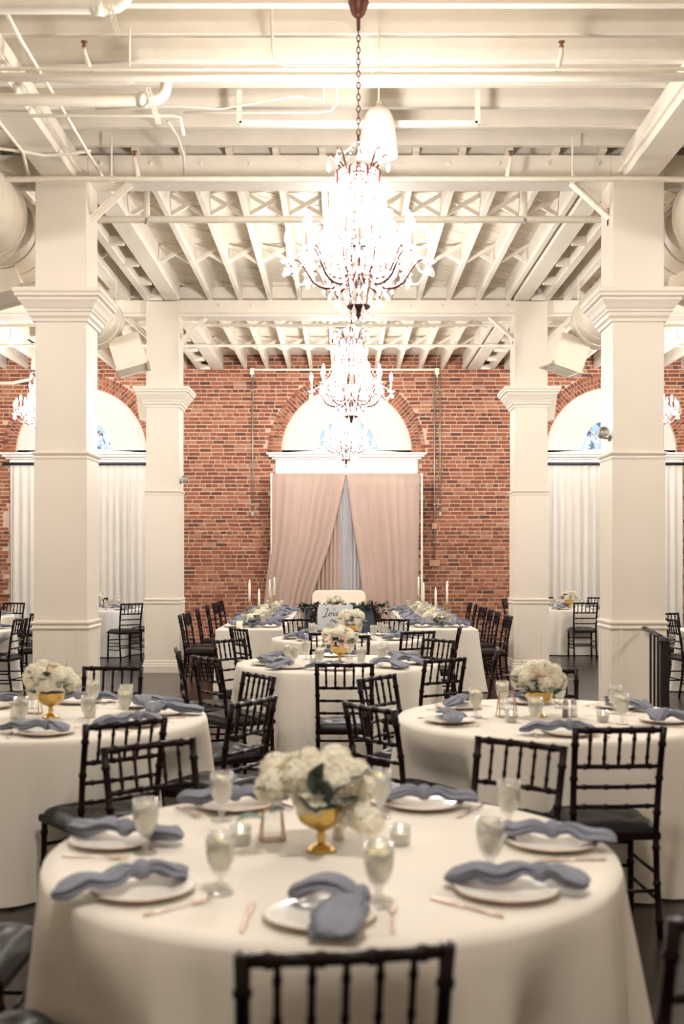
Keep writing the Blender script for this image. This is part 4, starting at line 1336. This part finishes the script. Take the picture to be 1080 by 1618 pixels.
# ---- tables 2 and 3
T2 = (1.14, 6.1); tn = 'the right foreground round table'
round_table(tn, *T2, 1.0, 8)
for a in (198, 141, 268, 342, 40, 92): setting(*T2, radians(a), tn)
x, y_ = tp(851, 1132); flowers('gold bowl of white flowers on ' + tn, x, y_, 9, 1.08)
x, y_ = tp(800, 1133); wire_frame('copper wire frame left of the bowl on ' + tn, x, y_, .2, s=1.15)
x, y_ = tp(807, 1141); use(VO, (x, y_, ZT_), 0, 'votive candle left of the bowl on ' + tn, 'votive candles')
x, y_ = tp(952, 1141); use(VO, (x, y_, ZT_), 0, 'votive candle right of the bowl on ' + tn, 'votive candles')
x, y_ = tp(893, 1134); use(SH[1], (x, y_, ZT_), 0, 'pepper shaker right of the bowl on ' + tn, 'table shakers', 1.15)
x, y_ = tp(906, 1133); use(SH[0], (x, y_, ZT_), 0, 'salt shaker right of the bowl on ' + tn, 'table shakers', 1.15)
T3 = (-1.58, 6.1); tn = 'the left foreground round table'
round_table(tn, *T3, 2.2, 13)
for a in (282, 330, 12, 45, 90, 140): setting(*T3, radians(a), tn)
x, y_ = tp(80, 1134); flowers('gold bowl of white flowers on ' + tn, x, y_, 15, 1.08, lean=-.02)
x, y_ = tp(34, 1136); use(SH[1], (x, y_, ZT_), 0, 'pepper shaker left of the bowl on ' + tn, 'table shakers', 1.15)
x, y_ = tp(22, 1136); use(SH[0], (x, y_, ZT_), 0, 'salt shaker left of the bowl on ' + tn, 'table shakers', 1.15)
x, y_ = tp(52, 1128); wire_frame('copper wire frame beside the bowl on ' + tn, x, y_, -.2, s=1.0)
x, y_ = tp(142, 1134); use(VO, (x, y_, ZT_), 0, 'votive candle right of the bowl on ' + tn, 'votive candles')
# ---- tables 4 and 5 in the middle
T4 = (-.04, 9.3); tn = 'the middle round table'
round_table(tn, *T4, .6, 21)
for a in (200, 232, 270, 318, 350, 35, 95, 150): setting(*T4, radians(a), tn, False)
flowers('gold bowl of white flowers on ' + tn, -.02, 9.32, 24, 1.1)
for i, (dx, dy, sd) in enumerate(((-.2, .05, 'left'), (.2, -.02, 'right'))): use(VO, (T4[0] + dx, T4[1] + dy, ZT_), 0, 'votive candle %s of the bowl on %s' % (sd, tn), 'votive candles')
T5 = (.07, 12.2); tn = 'the round table before the sign'
round_table(tn, *T5, 1.6, 31)
for a in (188, 225, 275, 330, 5, 50, 92, 140): setting(*T5, radians(a), tn, False)
flowers('gold bowl of white flowers on ' + tn, .10, 12.22, 33, 1.12)
for i, (dx, dy, sd) in enumerate(((-.22, .05, 'left'), (.22, -.02, 'right'))): use(VO, (T5[0] + dx, T5[1] + dy, ZT_), 0, 'votive candle %s of the bowl on %s' % (sd, tn), 'votive candles')
# ---- aisle tables
AIS = (((-4.25, 19.2), 'the rear left aisle table', 'cloth_white', (200, 270, 330, 20, 80), 41), ((-4.86, 13.6), 'the front left aisle table', 'cloth', (330, 20, 70, 280), 43),
       ((-5.85, 17.0), 'the far left corner table', 'cloth', (330, 20, 70, 280), 45), ((3.98, 19.6), 'the rear right aisle table', 'cloth', (200, 250, 310, 90, 140), 47), ((4.95, 13.6), 'the front right aisle table', 'cloth', (150, 200, 110, 260), 49))
for (p, tn, mt, angs, sd) in AIS:
    round_table(tn, *p, sd * .7, sd, mt)
    for a in angs: setting(*p, radians(a), tn, False)
    flowers('gold bowl of white flowers on ' + tn, p[0], p[1], sd, 1.1)

# ------------------------------------------------------------------ long tables
INNER = {'left': (15.6, 17.2, 18.6), 'right': (15.1, 15.9, 17.2, 18.7)}
def long_table(x0, x1, y0, y1, side):
    tn = 'the %s long table' % side
    t = thing('long_table', 'long banquet table hidden under the cloth of ' + tn, 'table', ((x0 + x1) / 2, (y0 + y1) / 2, 0))
    hx, hy = (x1 - x0) / 2, (y1 - y0) / 2
    MB().bbox(-hx + .03, hx - .03, -hy + .02, hy - .02, .735, .757).build('tabletop', M['wood'], t)
    for sx in (-1, 1):
        for yy in (-hy + .3, 0, hy - .3): MB().tube([(sx * (hx - .27), yy, 0), (sx * (hx - .27), yy, .736)], .02, 8).build('leg', M['iron'], t)
    rr = random.Random(int(x0 * 10)); p1, p2 = rr.uniform(0, 6), rr.uniform(0, 6)
    per = []
    def ringpts(ox, oy):
        pts = []
        nx, ny = 10, 90
        for i in range(nx): pts.append((-ox + 2 * ox * i / nx, -oy))
        for i in range(ny): pts.append((ox, -oy + 2 * oy * i / ny))
        for i in range(nx): pts.append((ox - 2 * ox * i / nx, oy))
        for i in range(ny): pts.append((-ox, oy - 2 * oy * i / ny))
        return pts
    m = MB(); lv = []
    for g, z_, am in ((-.02, .764, 0), (.004, .762, 0), (.010, .750, 0), (.018, .55, .006), (.03, .35, .012), (.04, .18, .018), (.055, .012, .024)):
        row = []
        for i, (x, y_) in enumerate(ringpts(hx + g, hy + g)):
            k = am * (sin(i * .6 + p1) + .6 * sin(i * .27 + p2))
            corner = 1 + (.8 if abs(abs(x) - hx) < .12 and abs(abs(y_) - hy) < .12 else 0)
            nx_ = x / (abs(x) + 1e-6) if abs(abs(x) - hx - g) < 1e-4 else 0
            ny_ = y_ / (abs(y_) + 1e-6) if abs(abs(y_) - hy - g) < 1e-4 else 0
            dent = 0
            if nx_ * (1 if side == 'left' else -1) > .5 and z_ < .6:
                for yc in INNER[side]: dent = max(dent, .19 * max(0, min(1, (.34 - abs(y_ + (y0 + y1) / 2 - yc)) / .12)))
            row.append((x + nx_ * (k * corner - dent), y_ + ny_ * k * corner, z_))
        lv.append(row)
    n = len(lv[0])
    vs = [p for r_ in lv for p in r_]
    fs = [tuple(range(n))] + [(i * n + j, i * n + n + j, i * n + n + (j + 1) % n, i * n + (j + 1) % n) for i in range(len(lv) - 1) for j in range(n)]
    m.add(vs, fs)
    o = m.build('tablecloth', M['cloth'], None); o.location = t.location
    tag(o, 'ivory floor length cloth over ' + tn, 'tablecloth')
    cxx = (x0 + x1) / 2
    ORD = ['first', 'second', 'third', 'fourth', 'fifth', 'sixth', 'seventh']
    n = 7
    for i in range(n):
        yy = y0 + .45 + (y1 - y0 - .9) * i / (n - 1)
        for s in (-1, 1):
            x = cxx + s * .235
            sd = 'outer' if (s < 0) == (side == 'left') else 'inner'
            use(PL, (x, yy, ZT_), 0, '%s white plate from the front, %s side of %s' % (ORD[i], sd, tn), 'white dinner plates')
            nn = put('knotted_napkin', NAP[random.randrange(3)][random.randrange(2)], None, (x, yy, ZT_ + .016), (0, 0, U(-.7, .7) + (pi / 2 if R() < .5 else 0)), (1.1, 1.1, 1.25))
            tag(nn, '%s blue napkin from the front, %s side of %s' % (ORD[i], sd, tn), 'napkin', 'slate blue napkins')
            if i % 2 == 0 or s > 0:
                use(GL, (cxx + s * .12, yy + .22, ZT_), R() * 6, '%s goblet from the front, %s side of %s' % (ORD[i], sd, tn), 'goblets of lemon water')
    # garland with blooms down the middle
    g = thing('flower_garland', 'garland of leaves and white flowers along ' + tn, 'garland', (cxx, 0, ZT_))
    gy0, gy1 = y0 + .25, y1 - .5
    MB().tube([(0.03 * sin(q * 1.3), gy0 + (gy1 - gy0) * q / 20, .02) for q in range(21)], .012, 6).build('stem', M['stem'], g, True)
    lm = MB(); rr = random.Random(int(x1 * 100))
    base = LEAF[1]; cnt = 0
    for q in range(190):
        yy = rr.uniform(gy0, gy1)
        a = rr.uniform(0, 2 * pi); d = Vector((cos(a), sin(a) * .8, rr.uniform(.05, .9)))
        put('leaf', LEAF[q % 2], g, (rr.uniform(-.06, .06), yy, rr.uniform(.02, .07)), aim(d), rr.uniform(.9, 1.5))
    for q in range(34):
        yy = gy0 + .55 + (gy1 - gy0 - .7) * (q + rr.random()) / 34
        put('bloom', BLOOM[(0, 0, 2, 1, 2)[q % 5]], g, (rr.uniform(-.09, .09), yy, rr.uniform(.05, .13)), (rr.uniform(-.6, .6), rr.uniform(-.6, .6), rr.uniform(0, 6)), rr.uniform(.95, 1.3))
    MB().lathe([(.038, 0), (.04, .06), (.001, .062)], 14, c=(-.12 if side == 'left' else -.02, 0, 0)).v
    return tn
tnL = long_table(-1.54, -.74, 13.7, 19.3, 'left')
tnR = long_table(.84, 1.66, 13.7, 19.3, 'right')
def taper(px, ytop, ybot, d, label):
    x = (px - 540) * d / F; zt, zb = EYE + (883 - ytop) * d / F, EYE + (883 - ybot) * d / F
    t = thing('taper_candle', label, 'candle', (x, d, ZT_), 0, 'ivory taper candles on the long tables')
    h = t
    MB().lathe([(.045, 0), (.046, .006), (.018, .016), (.007, .03), (.007, zb - ZT_ - .02), (.016, zb - ZT_ - .012), (.02, zb - ZT_), (.02, zb - ZT_ + .012), (.002, zb - ZT_ + .012)], 14).build('candle_holder', M['gold'], t, True)
    MB().lathe([(.0165, zb - ZT_ + .005), (.0155, zt - ZT_ - .03), (.006, zt - ZT_ - .022)], 12).build('candle', M['wax'], t, True)
    MB().lathe([(.001, zt - ZT_ - .022), (.006, zt - ZT_ - .012), (.0065, zt - ZT_ - .004), (.001, zt - ZT_ + .014)], 8).build('flame', M['flame'], t, True)
for (px, a, b, d, w_) in ((394, 918, 951, 15.6, 'first'), (409, 932, 960, 16.3, 'second'), (426, 918, 945, 17.6, 'third'), (433, 914, 942, 18.3, 'fourth')):
    taper(px, a, b, d, '%s tall ivory taper from the left on %s' % (w_, tnL))
for (px, a, b, d, w_) in ((661, 913, 942, 18.5, 'first'), (669, 922, 953, 17.6, 'second'), (688, 930, 961, 16.2, 'third'), (706, 920, 954, 15.6, 'fourth')):
    taper(px, a, b, d, '%s tall ivory taper from the left on %s' % (w_, tnR))
M_pil = MB().lathe([(.04, 0), (.042, .085), (.03, .088), (.001, .084)], 16).mesh('pillar_candle', M['wax'], True)
o = put('pillar_candle', M_pil, None, (-1.16 - .12, 13.95, ZT_)); tag(o, 'short ivory pillar candle at the front of ' + tnL, 'candle')

# ------------------------------------------------------------------ sweetheart table, settee, sign
st = thing('sweetheart_table', 'small head table hidden under its slate blue cloth', 'table', (0, 20.15, 0))
MB().bbox(-.55, .55, -.25, .25, .735, .757).build('tabletop', M['wood'], st)
for sx in (-1, 1):
    for sy in (-1, 1): MB().tube([(sx * .5, sy * .2, 0), (sx * .5, sy * .2, .736)], .02, 8).build('leg', M['iron'], st)
def sw(u, v):
    n = 96
    a = 2 * pi * u
    q = abs(cos(a)) ** .35 * (1 if cos(a) > 0 else -1), abs(sin(a)) ** .35 * (1 if sin(a) > 0 else -1)
    if v < .3: k, z_ = v / .3, .764; f_ = 0
    else: z_ = .764 - .752 * (v - .3) / .7; k = 1 + .04 * (v - .3) / .7; f_ = .02 * sin(22 * a) * (v - .3) / .7
    return (q[0] * (.66 * k + f_), q[1] * (.34 * k + f_), z_)
o = MB().grid(sw, 120, 14, True).build('tablecloth', M['cloth_blue'], None, True); o.location = (0, 20.15, 0)
tag(o, 'slate blue cloth over the small head table before the drapes', 'tablecloth')
g = thing('flower_garland', 'dark leafy garland draped along the blue head table', 'garland', (0, 20.0, ZT_))
MB().tube([(-.75 + 1.5 * q / 20, -.14 + .03 * sin(q), .03) for q in range(21)], .014, 6).build('stem', M['stem'], g, True)
rr = random.Random(77)
for q in range(210):
    x = rr.uniform(-.78, .85); a = rr.uniform(0, 2 * pi)
    put('leaf', LEAF[1 if rr.random() < .8 else 0], g, (x, rr.uniform(-.3, -.02), rr.uniform(0, .06) if rr.random() < .8 else rr.uniform(-.08, 0)), aim((cos(a), sin(a) - .6, rr.uniform(-.7, .7))), rr.uniform(1.1, 1.9))
hb = thing('flower_cluster', 'large white flower cluster at the middle of the head table', 'flower arrangement', (-.13, 20.05, ZT_))
for q in range(16):
    zz = 1 - (q + .5) / 16; r = sqrt(1 - zz * zz); a = q * 2.4
    put('bloom', BLOOM[q % 3], hb, (r * cos(a) * .13, r * sin(a) * .1, .10 + zz * .11), Vector((r * cos(a), r * sin(a), zz + .3)).to_track_quat('Z', 'Y').to_euler(), 1.15)
for q in range(8):
    a = q * .785; put('leaf', LEAF[q % 2], hb, (.1 * cos(a), .08 * sin(a), .06), aim((cos(a), sin(a), .2)), 1.3)
MB().lathe([(.06, 0), (.05, .03), (.07, .1), (.002, .11)], 14).build('vase', M['gold'], hb, True)
for px, sd in ((480, 'far left'), (509, 'left'), (549, 'right'), (564, 'far right')):
    use(VO, ((px - 540) * 19.95 / F, 19.92, ZT_), 0, 'lit votive at the %s of the head table' % sd, 'votive candles', 1.35)
se = thing('settee', 'cream upholstered settee with rounded back behind the head table', 'settee', (-.06, 20.95, 0))
def rbox(x0, x1, y0, y1, z0, z1, r):
    poly = []
    for cx, cz, a0 in ((x1 - r, z1 - r, 0), (x0 + r, z1 - r, pi / 2), (x0 + r * .3, z0 + r * .3, pi), (x1 - r * .3, z0 + r * .3, 1.5 * pi)):
        rr_ = r if cz > (z0 + z1) / 2 else r * .3
        poly += [(cx + rr_ * cos(a0 + i * pi / 12), cz + rr_ * sin(a0 + i * pi / 12)) for i in range(7)]
    return MB().prism(poly[::-1], y0, y1)
def bev(o, wd=.02):
    m_ = o.modifiers.new('soft_edge', 'BEVEL'); m_.width = wd; m_.segments = 3; m_.limit_method = 'ANGLE'; return o
bev(rbox(-.51, .51, .22, .34, .36, 1.035, .12).build('backrest', M['uph'], se))
bev(rbox(-.5, .5, -.3, .24, .26, .46, .05).build('seat', M['uph'], se))
for s in (-1, 1): bev(rbox(s * .46 - .07, s * .46 + .07, -.3, .3, .26, .66, .06).build('arm', M['uph'], se))
for sx in (-1, 1):
    for sy in (-.26, .26): MB().lathe([(.016, 0), (.026, .26)], 10, c=(sx * .44, sy, 0)).build('leg', M['wood'], se)
# sign with handwritten words
sg = thing('love_sign', 'white board sign with black handwritten words against the head table', 'sign', (0, 19.60, 0))
x0, x1 = (501 - 540) * 19.6 / F, (557 - 540) * 19.6 / F
zt = EYE + (883 - 956) * 19.6 / F
MB().bbox(x0, x1, 0, .02, .06, zt, .003).build('board', M['sign'], sg)
for xx in (x0 + .06, x1 - .06):
    MB().tube([(xx, .03, .0), (xx, .03, .7)], .012, 6).build('easel_leg', M['wood'], sg)
    MB().box(xx - .012, xx + .012, -.03, .04, .045, .062).build('ledge_peg', M['wood'], sg)
GLY = {  # handwritten strokes in a unit box (x, y); each glyph: width, list of polylines
    'l': (.42, [[(0, .1), (.2, .5), (.36, 1.0), (.34, 1.45), (.22, 1.5), (.12, 1.2), (.1, .5), (.16, .05), (.28, 0), (.42, .12)]]),
    'L': (.5, [[(-.1, 1.3), (.1, 1.55), (.28, 1.4), (.2, .8), (.08, .1), (-.12, -.35), (-.25, -.2), (.0, .02), (.3, -.02), (.5, .12)]]),
    'o': (.5, [[(0, .12), (.12, .5), (.3, .66), (.12, .6), (.03, .3), (.14, .02), (.34, .1), (.4, .42), (.28, .64), (.4, .52), (.52, .5)]]),
    'v': (.5, [[(0, .5), (.08, .62), (.16, .3), (.2, .02), (.32, .25), (.42, .62), (.5, .52)]]),
    'e': (.46, [[(0, .14), (.2, .3), (.36, .5), (.26, .66), (.12, .5), (.1, .16), (.22, .0), (.36, .06), (.48, .2)]]),
    'i': (.3, [[(0, .12), (.12, .6), (.1, .2), (.16, .02), (.3, .12)], [(.16, .86), (.18, .92)]]),
    's': (.42, [[(0, .1), (.2, .7), (.3, .36), (.26, .08), (.1, .0), (.04, .08)], [(.26, .08), (.42, .14)]]),
    'u': (.52, [[(0, .12), (.1, .6), (.1, .15), (.18, .0), (.32, .2), (.4, .6), (.38, .15), (.46, .02), (.54, .12)]]),
    'r': (.42, [[(0, .12), (.1, .62), (.14, .72), (.24, .56), (.32, .56), (.28, .2), (.32, .02), (.44, .12)]]),
}
def write(word, cx, z0, h, name, sx=1.5):
    m = MB(); x = 0; W = sum(GLY[c][0] if c != ' ' else .35 for c in word)
    for c in word:
        if c == ' ': x += .35; continue
        wd, st_ = GLY[c]
        for pl in st_:
            P = []
            k = len(pl)
            for i in range(k - 1):
                a, b, c2, d = (Vector((*pl[max(i - 1, 0)], 0)), Vector((*pl[i], 0)), Vector((*pl[i + 1], 0)), Vector((*pl[min(i + 2, k - 1)], 0)))
                for j in range(4):
                    t = j / 4
                    q = .5 * (2 * b + (c2 - a) * t + (2 * a - 5 * b + 4 * c2 - d) * t * t + (3 * b - a - 3 * c2 + d) * t ** 3); P.append(q)
            P.append(Vector((*pl[-1], 0)))
            pts, rr_ = [], []
            for i, q in enumerate(P):
                dn = P[min(i + 1, len(P) - 1)].y - P[max(i - 1, 0)].y
                pts.append((cx + (x + q.x + .12 * q.y - W / 2) * h * sx, -.002, z0 + q.y * h)); rr_.append(h * (.075 if dn < -.02 else .038))
            m.tube(pts, rr_, 6, flat=None)
        x += wd
    m.v = [(a, -.0015 + (b + .002) * .12, c_) for a, b, c_ in m.v]
    m.build(name, M['ink'], sg)
cxs = (x0 + x1) / 2
pxs = lambda px: (px - 540) * 19.6 / F
write('Love is', pxs(531), .625, .088, 'lettering', 1.55)
write('our', pxs(530), .505, .088, 'lettering')
write('Love', pxs(528), .375, .09, 'lettering')

# ------------------------------------------------------------------ chairs in place
def around(T, back, tn, extra=''):
    a = atan2(back[1] - T[1], back[0] - T[0])
    return 'dark wooden banquet chair at the %s seat of %s' % (octant(a), tn)
n1, n2, n3, n4, n5 = 'the nearest round table', 'the right foreground round table', 'the left foreground round table', 'the middle round table', 'the round table before the sign'
def ch(T, tn, bx, by, fx=None, fy=None, lab=None):
    if fx is None: fx, fy = T[0] - bx, T[1] - by
    return chair(bx, by, fx, fy, lab or around(T, (bx, by), tn))
ch(T1, n1, .008, 2.045, -.14, .99)
ch(T1, n1, .84, 2.27, -.30, .95)
ch(T1, n1, -1.41, 3.34)
ch(T1, n1, -1.0, 2.44, .74, .67)
ch(T1, n1, -.75, 4.35, .6, -.8)
ch(T1, n1, .70, 4.39, -.62, -.78)
ch(T2, n2, 1.18, 4.75, -.06, 1)
ch(T2, n2, .13, 5.44, .8, .62)
ch(T2, n2, .21, 6.80, .82, -.60)
ch(T2, n2, 1.33, 7.27)
ch(T3, n3, -.95, 4.93, -.62, .8)
ch(T3, n3, -.445, 5.68, -.86, .5)
ch(T3, n3, -.515, 6.93, -.84, -.55)
ch(T3, n3, -1.52, 7.42)
ch(T4, n4, .017, 7.65, 0, 1)
ch(T4, n4, .74, 8.0, -.6, .8)
ch(T4, n4, 1.24, 8.9, -.98, .15)
ch(T4, n4, .86, 9.95, -.75, -.62)
ch(T4, n4, .06, 10.47)
ch(T4, n4, -1.0, 9.92, .75, -.6)
ch(T4, n4, -1.3, 8.83, .96, .2)
ch(T4, n4, -.99, 8.12, .8, .6)
ch(T5, n5, -.12, 10.80, .1, 1)
ch(T5, n5, .75, 11.0)
ch(T5, n5, 1.24, 11.75, -.97, .15)
ch(T5, n5, .62, 13.3)
ch(T5, n5, -.53, 13.3)
ch(T5, n5, -1.07, 11.5)
ORD = ['first', 'second', 'third', 'fourth', 'fifth', 'sixth']
for i, y_ in enumerate((14.25, 14.85, 15.95, 17.1, 18.2, 19.0)): chair(-2.07, y_, 1, U(-.12, .12), 'dark wooden chair, %s from the front on the outer side of %s' % (ORD[i], tnL))
for i, y_ in enumerate((14.1, 15.05, 15.75, 16.6, 17.5, 18.3)): chair(2.10, y_, -1, U(-.12, .12), 'dark wooden chair, %s from the front on the outer side of %s' % (ORD[i], tnR))
for i, y_ in enumerate(INNER['left']): chair(-.40, y_, -1, U(-.1, .1), 'dark wooden chair, %s from the front on the inner side of %s' % (ORD[i], tnL))
for i, y_ in enumerate(INNER['right']): chair(.50, y_, 1, U(-.1, .1), 'dark wooden chair, %s from the front on the inner side of %s' % (ORD[i], tnR))
A6, A7, A10, A8, A9 = [a[0] for a in AIS]; N6, N7, N10, N8, N9 = [a[1] for a in AIS]
ch(A6, N6, -3.37, 17.95, -.62, .78); ch(A6, N6, -3.05, 18.75, -.95, .3); ch(A6, N6, -4.5, 20.5)
ch(A7, N7, -3.83, 13.35, -.95, .12); ch(A7, N7, -3.95, 14.5, -.75, -.6); ch(A7, N7, -5.0, 14.9)
ch(A10, N10, -5.35, 18.25, -.3, -1); ch(A10, N10, -4.75, 17.75, -.9, -.5); ch(A10, N10, -5.1, 16.1, -.6, .8)
ch(A8, N8, 3.99, 18.3, 0, 1); ch(A8, N8, 3.75, 20.9); ch(A8, N8, 4.75, 20.75); ch(A8, N8, 2.95, 20.2, .9, -.45)
ch(A9, N9, 3.92, 13.35, .95, .12); ch(A9, N9, 4.3, 14.75, .55, -.85); ch(A9, N9, 5.1, 14.9)

drape_cloths()

# ------------------------------------------------------------------ handrail and small fittings
hr = thing('handrail', 'short black iron handrail beside the front right column', 'handrail', (2.72, 0, 0))
MB().tube([(.03, 10.17, 1.0), (.0, 9.75, .985), (-.04, 9.35, .965)], .026, 8, flat=.7).build('rail', M['iron'], hr, True)
MB().bbox(-.075, -.005, 9.27, 9.34, 0, .96, .004).build('newel_post', M['iron'], hr)
MB().lathe([(.05, .93), (.052, .95), (.045, .975), (.01, .985)], 12, c=(-.04, 9.305, 0)).build('newel_cap', M['iron'], hr)
for yy, xx in ((9.55, -.022), (9.72, -.005), (9.9, .012)):
    MB().tube([(xx, yy, 0), (xx, yy, .97)], .011, 8).build('baluster', M['iron'], hr)
def spot(x, y_, z_, s, label):
    t = thing('spot_fixture', label, 'spotlight', (x, y_, z_))
    MB().lathe([(.03, 0), (.03, .012)], 14, m=Matrix.Rotation(s * pi / 2, 3, 'Y')).build('wall_plate', M['steel'], t, True)
    MB().tube([(0, 0, 0), (s * .05, -.01, -.005), (s * .07, -.03, .02)], .009, 6).build('arm', M['steel'], t, True)
    MB().lathe([(.03, -.05), (.042, -.04), (.045, .03), (.05, .05), (.042, .05), (.036, .03), (.002, .028)], 16, m=Matrix.Rotation(radians(80), 3, 'X'), c=(s * .075, -.05, .04)).build('lamp_head', M['steel'], t, True)
spot(XC + INN, NEAR + .12, EYE + (883 - 692) * 10.35 / F, -1, 'small grey spotlight on the inner side of front right column')
spot(XC - INN, FAR + .15, EYE + (883 - 762) * 16.2 / F, 1, 'small grey spotlight on the inner side of rear left column')

for s, nm in ((-1, 'left'), (1, 'right')):
    xo = XC + s * (INN + CW + .006)
    t = thing('wedge_fixture', 'white wedge shaped fixture on the outer side of rear %s column' % nm, 'fixture', (xo, FAR + .78, 0))
    zz = lambda py: EYE + (883 - py) * 16.3 / F
    m = MB(); m.prism([(s * .02, zz(655)), (s * .26, zz(617)), (s * .21, zz(658)), (s * .06, zz(662))], -.12, .12)
    m.build('housing', M['pipe'], t)
    MB().box(min(-s * .06, s * .09), max(-s * .06, s * .09), -.33, -.08, 3.74, 3.785).build('bracket', M['pipe'], t)
pipe('conduit', 'white conduit bending across the brick at far left', 'conduit', [at(-90, 606, 21.9), at(20, 605, 21.9), at(45, 600, 21.9), at(60, 592, 21.9), at(120, 590, 21.9)], .035)
